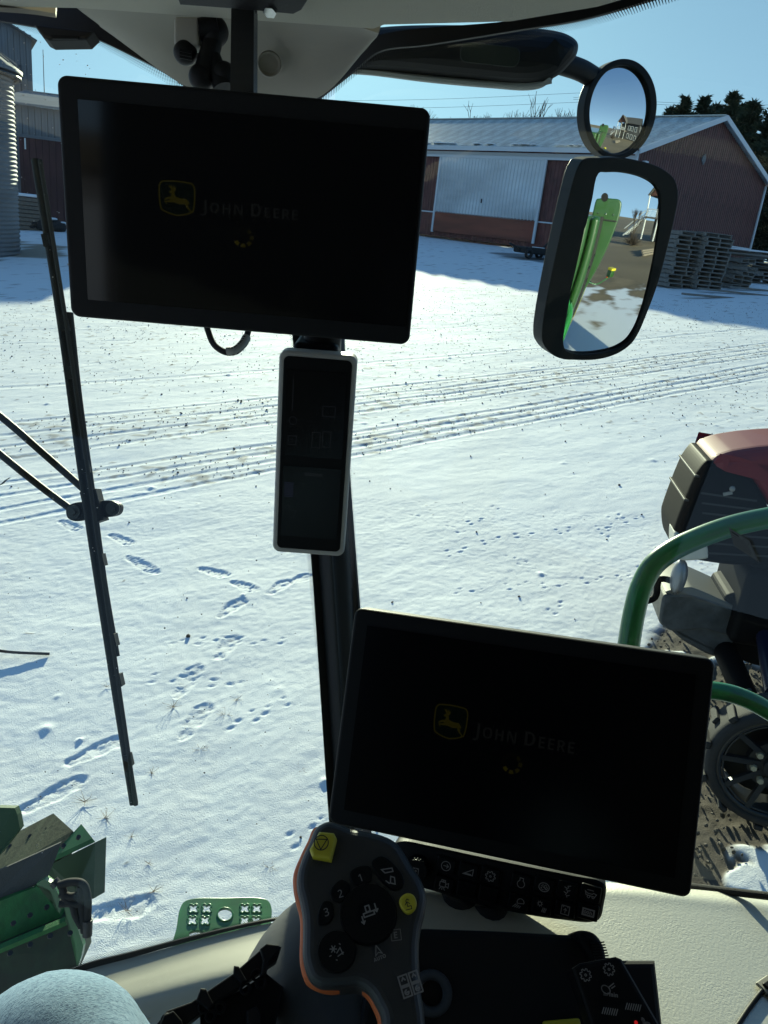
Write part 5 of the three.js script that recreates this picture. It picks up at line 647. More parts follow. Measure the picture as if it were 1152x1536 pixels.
{ // handrails
  const P = (x, y) => at(x, y, 1.35), up = [[932, 1060], [938, 1010], [943, 968], [951, 920], [962, 880], [980, 848], [1008, 826], [1045, 808], [1095, 790], [1152, 777], [1230, 766], [1300, 764]].map(p => P(...p));
  const a = thing('handrail', 'upper green tube handrail that bends over outside the side window', 'handrail', undefined, 'green handrails of the platform'); mesh('tube', tube(up, 0.0185, 80, 20), M.green, a); const e = up[up.length - 1]; mesh('post', tube([e, e.clone().add(V3(0.06, -0.08, 0.02)), e.clone().add(V3(0.08, -0.3, 0.02)), e.clone().add(V3(0.09, -1.2, 0.02))], 0.0185, 30, 14), M.green, a);
  const b = thing('handrail', 'lower green tube handrail next to the lower display edge', 'handrail', undefined, 'green handrails of the platform'); const lo = [[960, 1062], [1010, 1040], [1050, 1035], [1085, 1038], [1118, 1048], [1152, 1066], [1200, 1098], [1260, 1160]].map(p => at(...p, 1.32)); mesh('tube', tube(lo, 0.0152, 60, 18), M.green, b); mesh('clamp', rod(lo[0].clone().add(V3(0, 0.015, 0)), lo[0].clone().add(V3(0, -0.5, 0)), 0.015, 0.015, 14), M.green, b);
}
{ // stamped step plate
  const g = thing('step_plate', 'green stamped step plate with cross shaped and round holes below the windscreen', 'step'); const f = frame(g, at(335, 1385, 2.0), facing(V3(0, 1, 0.06), cu)), o = p => [p[0] / 2, 1180 + p[1] / 2];
  const s = f.smooth([[520, 500], [530, 420], [540, 365], [552, 345], [580, 335], [670, 333], [780, 333], [805, 342], [815, 365], [812, 420], [810, 500], [660, 510]].map(o), 0, 90);
  const holes = []; for (const [x, y] of [[580, 366], [620, 366], [734, 366], [770, 366], [577, 402], [615, 402], [734, 402], [768, 402]]) { const pts = []; for (let k = 0; k < 16; k++) { const a = k / 16 * 6.283, r = 10 + 7.5 * Math.abs(Math.cos(2 * a + Math.PI / 2)) ; pts.push(o([x + r * Math.cos(a), y + r * 0.9 * Math.sin(a)])); } holes.push(pts); }
  const circ = (x, y, rx, ry) => { const pts = []; for (let k = 0; k < 20; k++) { const a = k / 20 * 6.283; pts.push(o([x + rx * Math.cos(a), y + ry * Math.sin(a)])); } return pts; };
  holes.push(circ(675, 384, 23, 20), circ(590, 442, 22, 10), circ(650, 432, 11, 6), circ(740, 440, 18, 9));
  for (const h of holes) s.holes.push(new THREE.Path(f.smooth(h, 0, 40).getPoints(40).reverse()));
  mesh('plate', slab(s, 0.008, 0.0015, 2), M.green, g);
  for (const h of holes.slice(0, 9)) { const c = h.map(p => { const q = f.lay(...p); return V3(q.x, q.y, 0.001); }); mesh('raised_rim', new THREE.TubeGeometry(new THREE.CatmullRomCurve3(c, true), 40, 0.0022, 6, true), M.green, g); }
  mesh('flange', box(0.23, 0.012, 0.03, f.lay(335, 1440).x, f.lay(335, 1440).y, -0.015), M.green, g);
}
{ // green body of the feeder house and header at lower left
  const g = thing('header_frame', 'green steel header frame with rubber flap and hydraulic hoses low in front of the cab', 'header'); g.position.copy(at(142, 1262, 2.69)); g.rotation.y = Math.PI / 4; g.updateMatrixWorld(true);
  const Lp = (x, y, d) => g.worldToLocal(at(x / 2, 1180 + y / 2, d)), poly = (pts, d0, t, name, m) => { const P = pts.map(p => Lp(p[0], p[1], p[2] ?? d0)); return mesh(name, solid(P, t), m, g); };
  function solid(P, t) { const n = P[1].clone().sub(P[0]).cross(P[2].clone().sub(P[0])).normalize(), eye = g.worldToLocal(EYE.clone()); if (n.dot(P[0].clone().sub(eye)) < 0) n.negate(); const Q = P.map(p => p.clone().addScaledVector(n, t)), pos = [], tri = (a, b, c) => pos.push(...a.toArray(), ...b.toArray(), ...c.toArray()); for (let i = 1; i < P.length - 1; i++) { tri(P[0], P[i], P[i + 1]); tri(Q[0], Q[i + 1], Q[i]); } for (let i = 0; i < P.length; i++) { const j = (i + 1) % P.length; tri(P[i], Q[i], P[j]); tri(P[j], Q[i], Q[j]); } const ge = new THREE.BufferGeometry(); ge.setAttribute('position', new THREE.Float32BufferAttribute(pos, 3)); const uv = []; for (let k = 0; k < pos.length; k += 3) uv.push(pos[k] + pos[k + 2], pos[k + 1] + pos[k + 2] * 0.5); ge.setAttribute('uv', new THREE.Float32BufferAttribute(uv, 2)); ge.computeVertexNormals(); return ge; }
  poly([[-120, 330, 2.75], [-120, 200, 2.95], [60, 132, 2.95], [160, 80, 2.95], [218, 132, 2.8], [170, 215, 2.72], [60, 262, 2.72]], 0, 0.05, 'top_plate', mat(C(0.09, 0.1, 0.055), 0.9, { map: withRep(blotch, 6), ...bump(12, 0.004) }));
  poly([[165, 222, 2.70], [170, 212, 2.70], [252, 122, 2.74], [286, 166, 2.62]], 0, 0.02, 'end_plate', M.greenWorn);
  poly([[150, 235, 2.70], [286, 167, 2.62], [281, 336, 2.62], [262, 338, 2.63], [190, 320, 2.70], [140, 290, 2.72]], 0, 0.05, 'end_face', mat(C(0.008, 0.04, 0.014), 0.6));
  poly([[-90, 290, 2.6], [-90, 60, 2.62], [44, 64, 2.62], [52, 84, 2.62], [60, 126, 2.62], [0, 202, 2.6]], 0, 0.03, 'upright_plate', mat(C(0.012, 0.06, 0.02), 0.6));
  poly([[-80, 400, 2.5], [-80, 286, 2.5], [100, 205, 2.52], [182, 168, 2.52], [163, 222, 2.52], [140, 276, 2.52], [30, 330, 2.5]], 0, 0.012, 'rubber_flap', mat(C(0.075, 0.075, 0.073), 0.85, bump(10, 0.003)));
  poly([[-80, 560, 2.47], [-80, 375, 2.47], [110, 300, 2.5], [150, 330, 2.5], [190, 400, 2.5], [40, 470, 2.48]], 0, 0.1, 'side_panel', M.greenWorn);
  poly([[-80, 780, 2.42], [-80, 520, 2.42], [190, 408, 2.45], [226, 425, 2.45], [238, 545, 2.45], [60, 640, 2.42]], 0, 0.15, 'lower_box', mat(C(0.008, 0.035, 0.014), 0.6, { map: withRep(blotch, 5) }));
  mesh('edge_bar', [bar(Lp(-80, 520, 2.41), Lp(200, 402, 2.44), 0.02, 0.016)], M.greenWorn, g);
  poly([[188, 346, 2.42], [208, 350, 2.42], [250, 478, 2.42], [244, 510, 2.42], [232, 545, 2.42], [225, 470, 2.42]], 0, 0.02, 'bracket', M.green); poly([[108, 292, 2.44], [130, 278, 2.44], [160, 292, 2.44], [188, 350, 2.44], [178, 380, 2.44], [150, 312, 2.44]], 0, 0.02, 'bracket', M.green);
  for (const h of [[[176, 296], [215, 286], [250, 292], [262, 330], [262, 400], [262, 440]], [[180, 320], [210, 330], [236, 330], [248, 380], [254, 436]], [[186, 300], [200, 340], [240, 350], [244, 300]], [[180, 350], [215, 352], [228, 386], [246, 420]]]) mesh('hydraulic_hose', tube(h.map(p => Lp(p[0], p[1], 2.4)), 0.012, 30, 10), M.rubber, g);
  const bo = []; for (const [x, y, d] of [[14, 262, 2.86], [62, 236, 2.86], [110, 212, 2.86], [30, 180, 2.9], [90, 150, 2.9], [140, 130, 2.9], [190, 178, 2.66], [235, 152, 2.66], [40, 410, 2.44], [90, 386, 2.44], [140, 362, 2.44], [30, 500, 2.39], [90, 474, 2.39], [150, 448, 2.39], [210, 440, 2.4]]) bo.push(new THREE.CylinderGeometry(0.008, 0.008, 0.012, 6).rotateX(0.6).translate(...Lp(x, y, d - 0.012).toArray())); tag(mesh('bolt', bo, M.steel, g), null, null, null, 'stuff');
  mesh('fitting', [rod(Lp(262, 400, 2.4), Lp(262, 448, 2.4), 0.016, 0.014, 12), rod(Lp(242, 290, 2.42), Lp(240, 330, 2.42), 0.012, 0.012, 12), rod(Lp(160, 282, 2.42), Lp(172, 296, 2.42), 0.015, 0.015, 12)], M.steel, g);
}
{ // the machine's own flank, which both mirrors show
  const g = thing('machine_flank', 'bright green side panels of the machine seen in both mirrors', 'harvester'); g.rotation.y = Math.PI / 4; const Bx = (w, h, d, rt, y, fw, r = 0.06) => new RoundedBoxGeometry(w, h, d, 3, r).translate(rt, y, -fw);
  mesh('body', Bx(2.6, 1.9, 5.5, 0.05, 2.3, -4.2), M.greenBright, g);
  mesh('side_panel', Bx(0.12, 2.0, 1.7, 1.42, 2.25, -2.4), M.greenBright, g); mesh('side_panel', Bx(0.12, 1.9, 1.6, 1.44, 2.2, -4.2), M.greenBright, g);
  const rp = new THREE.Shape(new THREE.SplineCurve([[1.3, 1.9], [1.38, 1.55], [1.5, 1.95], [1.66, 2.6], [1.76, 3.1], [1.79, 3.42], [1.75, 3.53], [1.6, 3.54], [1.35, 3.52], [1.28, 3.4], [1.28, 2.6]].map(p => new THREE.Vector2(...p))).getPoints(60)); mesh('rear_panel', new THREE.ExtrudeGeometry(rp, { depth: 1.5, bevelEnabled: true, bevelSize: 0.03, bevelThickness: 0.03, bevelSegments: 3 }).translate(0, 0, 3.25), M.greenBright, g); mesh('rivet', Array.from({ length: 6 }, (_, k) => new THREE.SphereGeometry(0.014, 8, 6).translate(1.36 + (k % 3) * 0.16, 3.3 - (k > 2 ? 0.1 : 0), 3.21)), M.chrome, g); mesh('reflector', box(0.05, 0.14, 0.02, 1.42, 3.0, 3.2, 0.006), M.white, g); mesh('seam', [Bx(0.03, 1.9, 0.02, 1.485, 2.3, -1.9, 0.004), Bx(0.03, 1.9, 0.02, 1.485, 2.3, -3.1, 0.004), Bx(0.03, 0.02, 3, 1.49, 2.6, -3.2, 0.004), Bx(0.52, 0.02, 0.12, 1.52, 3.2, -3.25, 0.004)], M.rubber, g); mesh('vent', Array.from({ length: 8 }, (_, k) => Bx(0.03, 0.03, 0.6, 1.49, 1.75 + k * 0.07, -2.4, 0.006)), M.rubber, g); mesh('yellow_line', box(0.01, 0.03, 4.4, 1.51, 1.55, 3.9), M.yellow, g);
  mesh('lamp', [new THREE.CylinderGeometry(0.06, 0.06, 0.08, 20).rotateX(Math.PI / 2).translate(1.46, 3.52, 2.4)], M.blackPlastic, g); mesh('platform', Bx(0.5, 0.06, 1.4, 1.15, 1.95, -0.2, 0.02), M.steel, g);
  for (const z of [-1.0, 1.0]) { void z; } const w = mesh('wheel', new THREE.TorusGeometry(0.62, 0.28, 18, 48).rotateY(Math.PI / 2).translate(1.45, 0.82, 0.1), M.rubber, g); mesh('rim', new THREE.CylinderGeometry(0.5, 0.42, 0.3, 36).rotateZ(Math.PI / 2).translate(1.45, 0.82, 0.1), M.yellow, w);
}
{ // house, shrub, tree and yard ornament that the mirrors show
  const p = V3(32.2, groundY(32.2, 13.6), 13.6), h = thing('farm_house', 'dark two storey house with gabled porch, deck and pale stairs reflected in the mirrors', 'house', p); h.lookAt(0, p.y, -1.5); h.rotation.y -= 0.35;
  const sid = mat(C(0.075, 0.075, 0.08), 0.8, { map: withRep(blotch, 0.8) }), rf = mat(C(0.075, 0.07, 0.065), 0.9), wd = mat(C(0.12, 0.05, 0.035), 0.8), gl = mat(C(0.05, 0.06, 0.07), 0.15);
  const flipX = o => { const q = o.geometry.index ? o.geometry.toNonIndexed() : o.geometry; q.scale(-1, 1, 1); for (const k of Object.keys(q.attributes)) { const a = q.attributes[k], n = a.itemSize; for (let i = 0; i < a.count; i += 3) for (let c = 0; c < n; c++) { const t = a.array[(i + 1) * n + c]; a.array[(i + 1) * n + c] = a.array[(i + 2) * n + c]; a.array[(i + 2) * n + c] = t; } } o.geometry = q; };
  mesh('wall', [box(10, 5.6, 8, 2.5, 2.8, -4)], sid, h); for (const [x, y] of [[1.2, 4], [3, 4], [5.2, 4], [1.2, 1.4], [3.4, 1.4], [5.6, 1.4]]) { const w = mesh('window', box(1.1, 1.4, 0.08, x, y, 0.03), gl, h); mesh('frame', [box(1.3, 0.1, 0.12, x, y + 0.72, 0.05), box(1.3, 0.1, 0.12, x, y - 0.72, 0.05), box(0.1, 1.4, 0.12, x - 0.6, y, 0.05), box(0.1, 1.4, 0.12, x + 0.6, y, 0.05)], M.white, w); }
  mesh('roof', [bar(V3(2.5, 5.5, 0.6), V3(2.5, 8.2, -4), 10.8, 0.15, V3(0, 1, 0.6)), bar(V3(2.5, 5.5, -8.6), V3(2.5, 8.2, -4), 10.8, 0.15, V3(0, 1, -0.6)), bar(V3(-5.1, 5.3, 0.5), V3(-2.6, 7.9, 0.5), 5, 0.15, V3(0, 0, 1).cross(V3(0, 1, 0))), bar(V3(-0.1, 5.3, 0.5), V3(-2.6, 7.9, 0.5), 5, 0.15, V3(0, 0, 1).cross(V3(0, 1, 0)))], rf, h);
  const gb = new THREE.Shape([[-4.8, 5.3], [-0.4, 5.3], [-2.6, 7.6]].map(a => new THREE.Vector2(...a))); mesh('gable', new THREE.ExtrudeGeometry(gb, { depth: 0.2, bevelEnabled: false }).translate(0, 0, 2.4), wd, h); mesh('porch_wall', box(4, 5.3, 2.4, -2.6, 2.65, -1.2), sid, h);
  mesh('deck', box(5, 0.2, 2.8, -2.6, 2.7, 1.5), M.wood, h); for (const x of [-4.9, -2.6, -0.3]) mesh('post', box(0.16, 5.3, 0.16, x, 2.65, 2.75), M.white, h);
  const ra = []; for (let k = 0; k < 24; k++) ra.push(box(0.04, 0.9, 0.04, -4.9 + k * 0.2, 3.25, 2.8)); ra.push(box(4.8, 0.08, 0.1, -2.6, 3.7, 2.8)); mesh('railing', ra, M.white, h);
  const s2 = []; for (let k = 0; k < 13; k++) s2.push(box(0.3, 0.06, 1.1, -5.3 - k * 0.26, 2.6 - k * 0.2, 2.2)); s2.push(bar(V3(-5.2, 3.5, 2.75), V3(-8.6, 0.9, 2.75), 0.1, 0.1), bar(V3(-5.2, 2.6, 2.75), V3(-8.6, 0.0, 2.75), 0.12, 0.16), bar(V3(-5.2, 3.5, 1.65), V3(-8.6, 0.9, 1.65), 0.1, 0.1)); mesh('stairs', s2, M.white, h); h.traverse(o => { if (o.isMesh) flipX(o); });
}
{
  seed = 4242; const place = (az, d) => V3(0.4 + d * Math.sin(az * D2R), 0, -1.9 + d * Math.cos(az * D2R));
  const p = place(52.5, 34); const t = bareTree('young bare tree beside the house reflected in the big mirror', 0, 0, 1, 4.6, 0.4, null, 4243); t.position.set(p.x, groundY(p.x, p.z), p.z);
  const q = place(53, 31), b = thing('bare_shrub', 'round bare shrub beside the house stairs reflected in the big mirror', 'shrub', V3(q.x, groundY(q.x, q.z), q.z)); seed = 99; const tw = []; for (let k = 0; k < 260; k++) { const a = rr(0, 6.28), e = rr(0.1, 1.4), L = rr(1, 1.9); tw.push(rod(V3(0, 0, 0), V3(Math.cos(a) * Math.cos(e) * L, Math.sin(e) * L, Math.sin(a) * Math.cos(e) * L), 0.025, 0.008, 4)); } mesh('twigs', tw, M.bark, b);
  const o = place(49.5, 11.5), k = thing('yard_marker', 'small green and yellow marker on a bent rod reflected in the big mirror', 'marker', V3(o.x, groundY(o.x, o.z), o.z)); mesh('rod', tube([V3(-0.9, 0.1, 0.5), V3(-0.5, 0.05, 0.3), V3(0, 0.45, 0)], 0.02, 16, 6), M.green, k); mesh('body', box(0.3, 0.3, 0.3, 0, 0.62, 0, 0.04), M.greenBright, k); mesh('lid', box(0.34, 0.12, 0.34, 0, 0.83, 0, 0.03), M.yellow, k); mesh('reflector', box(0.1, 0.14, 0.1, -0.05, 0.45, 0.12, 0.02), M.orange, k);
  const r0_ = place(59, 24); [0, 1, 2].forEach(i => { const s = tag(mesh('landscape_timber', box(5, 0.16, 0.16), M.wood), ['nearest', 'middle', 'farthest'][i] + ' of three timber edgings on the bank reflected in the round mirror', 'timber', 'timber edgings on the bank'); s.position.set(r0_.x + i * 0.8, groundY(r0_.x + i * 0.8, r0_.z) + 0.1, r0_.z + i * 0.7); s.rotation.y = -0.2; });
}
// ---------- red tractor beside the machine ----------
{
  const g = thing('red_tractor', 'small red tractor with black grille nose and black spoked front wheel beside the platform', 'tractor'); const a = V3(0.99, 0, 0.11).normalize(), nose = at(1040, 760, 5.2);
  g.quaternion.copy(quatOf(a, V3(0, 1, 0), a.clone().cross(V3(0, 1, 0)))); g.position.set(nose.x, groundY(nose.x, nose.z), nose.z); g.updateMatrixWorld(true);     // x to the rear, z towards us
  const Y0 = g.position.y, hw = 0.29, inv = g.matrixWorld.clone().invert(), loc = (x, y, z = hw) => { const n = V3(0, 0, 1).applyQuaternion(g.quaternion), p0 = g.localToWorld(V3(0, 0, z)), d = rayDir(x, y), t = p0.sub(EYE).dot(n) / d.dot(n); return EYE.clone().addScaledVector(d, t).applyMatrix4(inv); };
  const red = phys(C(0.17, 0.013, 0.018), 0.5, { clearcoat: 0.1, clearcoatRoughness: 0.3, specularIntensity: 0.4 }), blk = phys(C(0.005, 0.005, 0.0055), 0.6, { specularIntensity: 0.12 }), gry = mat(C(0.09, 0.095, 0.095), 0.6, { map: withRep(blotch, 3), ...bump(8, 0.002) });
  const side = (pts, z0, z1, bev) => { const s = new THREE.Shape(new THREE.CatmullRomCurve3(pts.map(p => { const q = loc(p[0], p[1]); return V3(q.x, q.y, 0); }), true, 'catmullrom', 0.25).getPoints(90).slice(0, 90).map(q => new THREE.Vector2(q.x, q.y))); const d = z1 - z0, e = new THREE.ExtrudeGeometry(s, { depth: d - 2 * bev, bevelEnabled: true, bevelSize: bev, bevelThickness: bev, bevelOffset: -bev, bevelSegments: 6, curveSegments: 8 }); return e.translate(0, 0, z0 + bev); };
  mesh('hood', side([[1068, 700], [1078, 688], [1102, 680], [1140, 674], [1200, 670], [1320, 672], [1420, 680], [1420, 800], [1250, 790], [1165, 770], [1148, 748], [1128, 720], [1105, 708], [1085, 704]], -hw * 0.98, hw, 0.09), red, g);
  const grille = mesh('grille', side([[1063, 694], [1090, 698], [1116, 708], [1138, 730], [1150, 752], [1175, 800], [1190, 846], [1100, 852], [1020, 838], [1013, 800], [1030, 752], [1046, 715]], -hw * 0.9, hw * 0.97, 0.06), blk, g);
  for (const [x, y] of [[1046, 716], [1030, 752], [1040, 782]]) { const p = loc(x, y); mesh('slat', box(0.03, 0.014, hw * 1.72, p.x + 0.004, p.y, 0.02, 0.004), mat(C(0.03, 0.03, 0.03), 0.6), grille); }
  mesh('headlight', side([[1012, 800], [1030, 806], [1060, 816], [1062, 838], [1030, 842], [1012, 836]], hw * 0.35, hw * 1.01, 0.02), mat(C(0.55, 0.53, 0.45), 0.35), g);
  mesh('roof_vent', box(0.3, 0.02, 0.26, loc(1160, 640).x + 0.25, loc(1150, 640).y + 0.04, 0.05, 0.008), blk, g);
  mesh('engine', [box(2.2, 0.5, 0.5, loc(1150, 880).x + 1.0, loc(1060, 880).y, 0, 0.04), box(0.7, 0.5, 0.62, loc(1150, 880).x + 0.2, loc(1060, 900).y, 0.05, 0.05)], blk, g);
  mesh('lamp', new THREE.SphereGeometry(0.1, 24, 16).scale(0.5, 1.2, 0.7).translate(loc(1006, 870).x + 0.06, loc(1006, 868).y, hw * 0.8), mat(C(0.22, 0.23, 0.24), 0.4, { metalness: 0.7 }), g);
  const c = loc(990, 888); mesh('tow_hook', tube([V3(c.x - 0.1, c.y - 0.14, hw * 0.7), V3(c.x, c.y - 0.08, hw * 0.7), V3(c.x, c.y + 0.05, hw * 0.7), V3(c.x + 0.1, c.y + 0.04, hw * 0.7), V3(c.x + 0.12, c.y - 0.12, hw * 0.7)], 0.022, 30, 8), blk, g);
  mesh('front_weight', [side([[991, 938], [998, 898], [1040, 896], [1090, 912], [1124, 935], [1120, 965], [1060, 950], [1010, 952]], -hw * 0.7, hw * 0.86, 0.02), side([[1010, 950], [1060, 946], [1105, 952], [1096, 993], [1064, 988], [1028, 968]], -hw * 0.6, hw * 0.82, 0.02)], gry, g);
  mesh('bumper_plate', side([[1000, 893], [1040, 886], [1100, 912], [1128, 936], [1090, 930], [1050, 908]], -hw * 0.6, hw * 0.84, 0.008), mat(C(0.11, 0.11, 0.1), 0.6), g);
  mesh('belly', side([[1095, 900], [1300, 880], [1400, 900], [1400, 1010], [1160, 1010], [1105, 990]], -hw * 0.6, hw * 0.8, 0.03), blk, g);
  // front wheel
  const wp = at(1161, 1140, 4.25), wl = wp.clone().applyMatrix4(inv), w = new THREE.Group(); w.name = 'wheel'; g.add(w); w.position.copy(wl); w.rotation.y = -0.16;
  const R = 0.355; mesh('tyre', [new THREE.LatheGeometry([[0.292, -0.11], [0.3, -0.125], [R - 0.02, -0.12], [R, -0.08], [R, 0.08], [R - 0.02, 0.12], [0.3, 0.125], [0.292, 0.11]].map(p => new THREE.Vector2(...p)), 64).rotateX(Math.PI / 2), ...Array.from({ length: 22 }, (_, k) => { const q = k / 22 * 6.283; return new RoundedBoxGeometry(0.045, 0.03, 0.14, 1, 0.008).translate(0, R + 0.006, k % 2 ? 0.05 : -0.05).rotateZ(q); })], M.rubber, w);
  const rm = mat(C(0.016, 0.017, 0.019), 0.4); mesh('rim', [new THREE.TorusGeometry(0.285, 0.016, 12, 64).translate(0, 0, 0.1), new THREE.TorusGeometry(0.26, 0.006, 8, 64).translate(0, 0, 0.1), new THREE.CylinderGeometry(0.288, 0.288, 0.2, 48, 1, true).rotateX(Math.PI / 2), new THREE.CylinderGeometry(0.27, 0.27, 0.01, 40).rotateX(Math.PI / 2).translate(0, 0, -0.08)], rm, w);
  for (let k = 0; k < 10; k++) { const q = k / 10 * 6.283; mesh('spoke', bar(V3(Math.cos(q) * 0.08, Math.sin(q) * 0.08, 0.06), V3(Math.cos(q) * 0.275, Math.sin(q) * 0.275, 0.095), 0.03, 0.03, V3(0, 0, 1)), rm, w); }
  mesh('hub', [new THREE.CylinderGeometry(0.06, 0.07, 0.06, 32).rotateX(Math.PI / 2).translate(0, 0, 0.06), new THREE.CylinderGeometry(0.14, 0.15, 0.03, 40).rotateX(Math.PI / 2).translate(0, 0, 0.05)], rm, w);
  for (let k = 0; k < 8; k++) { const q = k / 8 * 6.283 + 0.25; mesh('wheel_nut', new THREE.CylinderGeometry(0.017, 0.02, 0.03, 6).rotateX(Math.PI / 2).translate(Math.cos(q) * 0.108, Math.sin(q) * 0.108, 0.08), mat(C(0.42, 0.38, 0.27), 0.4, { metalness: 0.3 }), w); }
  const sl = []; for (let k = 0; k < 7; k++) { const A = loc(1052 + k * 1, 740 + k * 15, hw), Bq = loc(1136 + k * 6, 752 + k * 14, hw); sl.push(bar(V3(A.x, A.y, hw * 0.975), V3(Bq.x, Bq.y, hw * 0.975), 0.006, 0.012)); } mesh('vent_slat', sl, mat(C(0.02, 0.02, 0.021), 0.5), grille);
  { const p = loc(1102, 722), q = loc(1085, 742); mesh('latch', [new THREE.SphereGeometry(0.018, 12, 8).translate(p.x, p.y - 0.05, hw * 0.98), bar(V3(q.x, q.y, hw * 0.985), V3(q.x + 0.05, q.y + 0.02, hw * 0.985), 0.008, 0.02)], mat(C(0.25, 0.24, 0.22), 0.5), grille); }
  mesh('axle', rod(V3(wl.x, wl.y, wl.z - 0.1), V3(wl.x, wl.y + 0.1, -0.4), 0.07, 0.08, 14), blk, g); mesh('hydraulic_ram', rod(V3(wl.x + 0.05, wl.y + 0.2, wl.z - 0.35), V3(wl.x + 0.2, wl.y + 0.3, 0.1), 0.05, 0.05, 12), mat(C(0.01, 0.012, 0.03), 0.3), g);
  mesh('fender', side([[1330, 640], [1420, 560], [1600, 540], [1700, 700], [1700, 1000], [1500, 1000], [1440, 800]], -hw, hw * 1.6, 0.06), red, g);
}
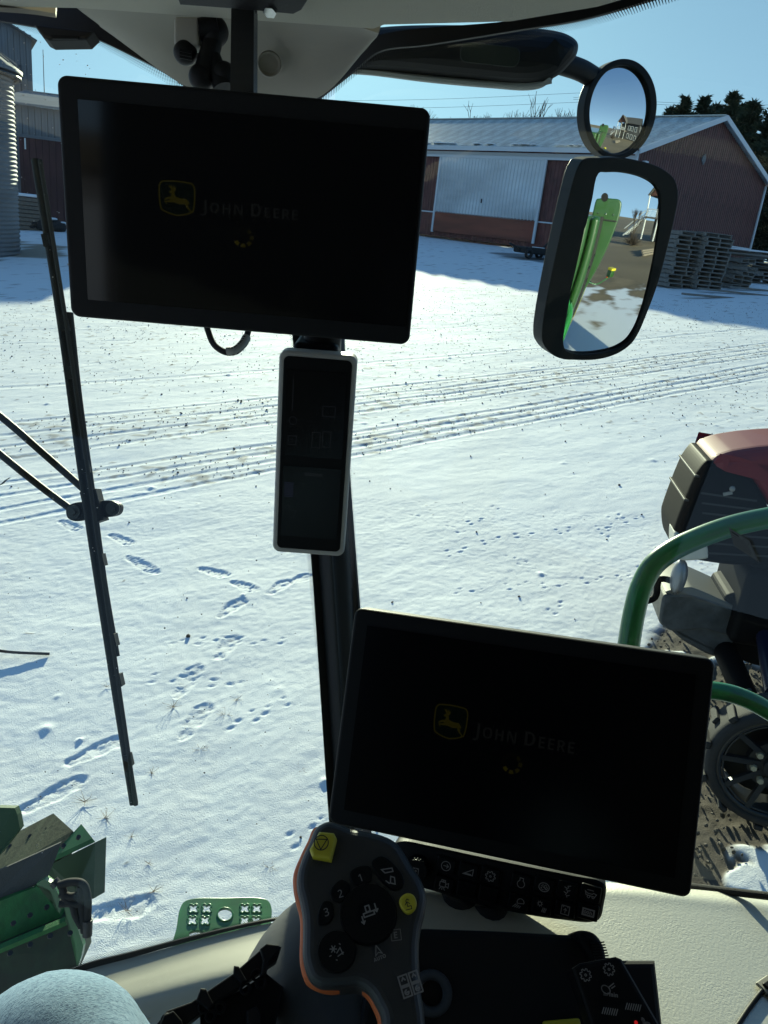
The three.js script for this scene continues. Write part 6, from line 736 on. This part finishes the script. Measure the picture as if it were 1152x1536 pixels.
// ---------- the operator's seated legs ----------
{
  const g = thing('person', 'seated operator in light blue denim jeans, one knee in the sun', 'person'); const B = [];
  const knee = at(74, 1628, 0.6).add(V3(0, 0.0, 0)), hip = knee.clone().add(V3(0.27, -0.02, 0.33)), ank = knee.clone().add(V3(-0.1, -0.46, -0.02)), off = cab(-0.34, 0.02, 0), k2 = knee.clone().add(off), h2 = hip.clone().add(cab(-0.2, 0, 0)), a2 = ank.clone().add(off);
  B.push([hip, knee, 0.093, 0.068], [knee, ank, 0.066, 0.052], [h2, k2, 0.093, 0.068], [k2, a2, 0.066, 0.052], [hip, h2, 0.115, 0.115], [hip.clone().lerp(h2, 0.5), hip.clone().lerp(h2, 0.5).add(V3(0.06, 0.14, 0.06)), 0.13, 0.125]);
  const lo = V3(1e9, 1e9, 1e9), hi = V3(-1e9, -1e9, -1e9); for (const b of B) for (const p of b.slice(0, 2)) { lo.min(p.clone().subScalar(0.16)); hi.max(p.clone().addScalar(0.16)); }
  const S = Math.max(...hi.clone().sub(lo).toArray()), ctr = lo.clone().add(hi).multiplyScalar(0.5), N = 96, mc = new MarchingCubes(N, M.rubber, false, false, 400000); mc.isolation = 0;
  const cap = (p, a, b, ra, rb) => { const ab = b.clone().sub(a), t = THREE.MathUtils.clamp(p.clone().sub(a).dot(ab) / ab.lengthSq(), 0, 1); return p.distanceTo(a.clone().addScaledVector(ab, t)) - (ra + (rb - ra) * t); };
  for (let z = 0; z < N; z++) for (let y = 0; y < N; y++) for (let x = 0; x < N; x++) { const p = V3((x - N / 2) / (N / 2), (y - N / 2) / (N / 2), (z - N / 2) / (N / 2)).multiplyScalar(S / 2 * 1.04).add(ctr); let d = 1e9; for (const b of B) { const e = cap(p, ...b), k = 0.035, h = THREE.MathUtils.clamp(0.5 + 0.5 * (d - e) / k, 0, 1); d = d > 1e8 ? e : d * (1 - h) + e * h - k * h * (1 - h); } d += 0.004 * fbm(p.x * 14 + p.y * 9, p.z * 13 - p.y * 7, 3, 7) + 0.0042 * Math.sin(p.y * 95 + 30 * p.x + 3 * vn(p.x * 12, p.z * 12, 4)) * sst(-0.3, 0.4, vn(p.x * 9 + 3, p.z * 9 + p.y * 5, 6)); mc.field[x + y * N + z * N * N] = -d; }
  mc.update(); const n = mc.count, pos = mc.positionArray.slice(0, n * 3), nor = mc.normalArray.slice(0, n * 3), uv = new Float32Array(n * 2); for (let i = 0; i < n; i++) { for (let k = 0; k < 3; k++) pos[i * 3 + k] = pos[i * 3 + k] * S / 2 * 1.04 + ctr.getComponent(k); uv[i * 2] = (pos[i * 3] + pos[i * 3 + 1] * 0.3); uv[i * 2 + 1] = (pos[i * 3 + 2] + pos[i * 3 + 1] * 0.7); }
  const ge = new THREE.BufferGeometry(); ge.setAttribute('position', new THREE.BufferAttribute(pos, 3)); ge.setAttribute('normal', new THREE.BufferAttribute(nor, 3)); ge.setAttribute('uv', new THREE.BufferAttribute(uv, 2));
  const dn = canvasTex(512, 512, (c, W, H) => { c.fillStyle = '#93aab8'; c.fillRect(0, 0, W, H); for (let k = 0; k < 5200; k++) { const v = hash(k, 1, 5), x = hash(k, 2, 5) * W, y = hash(k, 3, 5) * H; c.strokeStyle = v < 0.5 ? 'rgba(48,70,96,0.75)' : 'rgba(186,202,212,0.6)'; c.lineWidth = 1.6; c.beginPath(); c.moveTo(x, y); c.lineTo(x + 7 + 10 * v, y + 7 + 10 * v); c.stroke(); } });
  const twill = noiseTex(128, (i, j) => 0.5 + 0.4 * Math.sin((i + j) / 128 * 2 * Math.PI * 16) + 0.2 * (hash(i, j, 8) - 0.5));
  mesh('jeans', ge, mat(C(0.56, 0.64, 0.76), 0.95, { map: withRep(dn, 13), bumpMap: withRep(grain, 30), bumpScale: 0.0003 }), g);
  { const dirS = V3(0.62, 0.75, -0.1).normalize(), ax = knee.clone().sub(hip).normalize(), sh = ank.clone().sub(knee).normalize(), pts = []; for (let k = 0; k <= 10; k++) { const t = k / 10, r = 0.093 + (0.068 - 0.093) * t; pts.push(hip.clone().lerp(knee, t).addScaledVector(dirS.clone().addScaledVector(ax, -dirS.dot(ax)).normalize(), r - 0.001)); } pts.push(knee.clone().addScaledVector(ax.clone().add(dirS).normalize(), 0.068)); for (let k = 2; k <= 5; k++) pts.push(knee.clone().addScaledVector(sh, k * 0.03).addScaledVector(ax.clone().multiplyScalar(0.8).add(V3(0.5, 0.1, 0)).normalize(), 0.068)); mesh('seam', tube(pts, 0.0024, 60, 6), mat(C(0.1, 0.13, 0.17), 0.95), g); }
  for (const a of [ank, a2]) mesh('shoe', new RoundedBoxGeometry(0.1, 0.1, 0.28, 4, 0.045).rotateY(Math.PI / 4).translate(a.x - 0.06, a.y - 0.06, a.z - 0.06), M.rubber, g);
  const s = thing('seat', 'dark operator seat under and behind the seated person', 'seat'); const c = hip.clone().lerp(h2, 0.5); mesh('cushion', new RoundedBoxGeometry(0.52, 0.12, 0.5, 4, 0.05).rotateY(Math.PI / 4).translate(c.x - 0.06, c.y - 0.19, c.z - 0.06), M.rubber, s); mesh('backrest', new RoundedBoxGeometry(0.5, 0.72, 0.12, 4, 0.05).rotateY(Math.PI / 4).translate(c.x + 0.2, c.y + 0.2, c.z + 0.2), M.rubber, s);
}
scene.traverse(o => { if (o.isMesh) o.castShadow = o.receiveShadow = true; });
renderer.render(scene, camera);
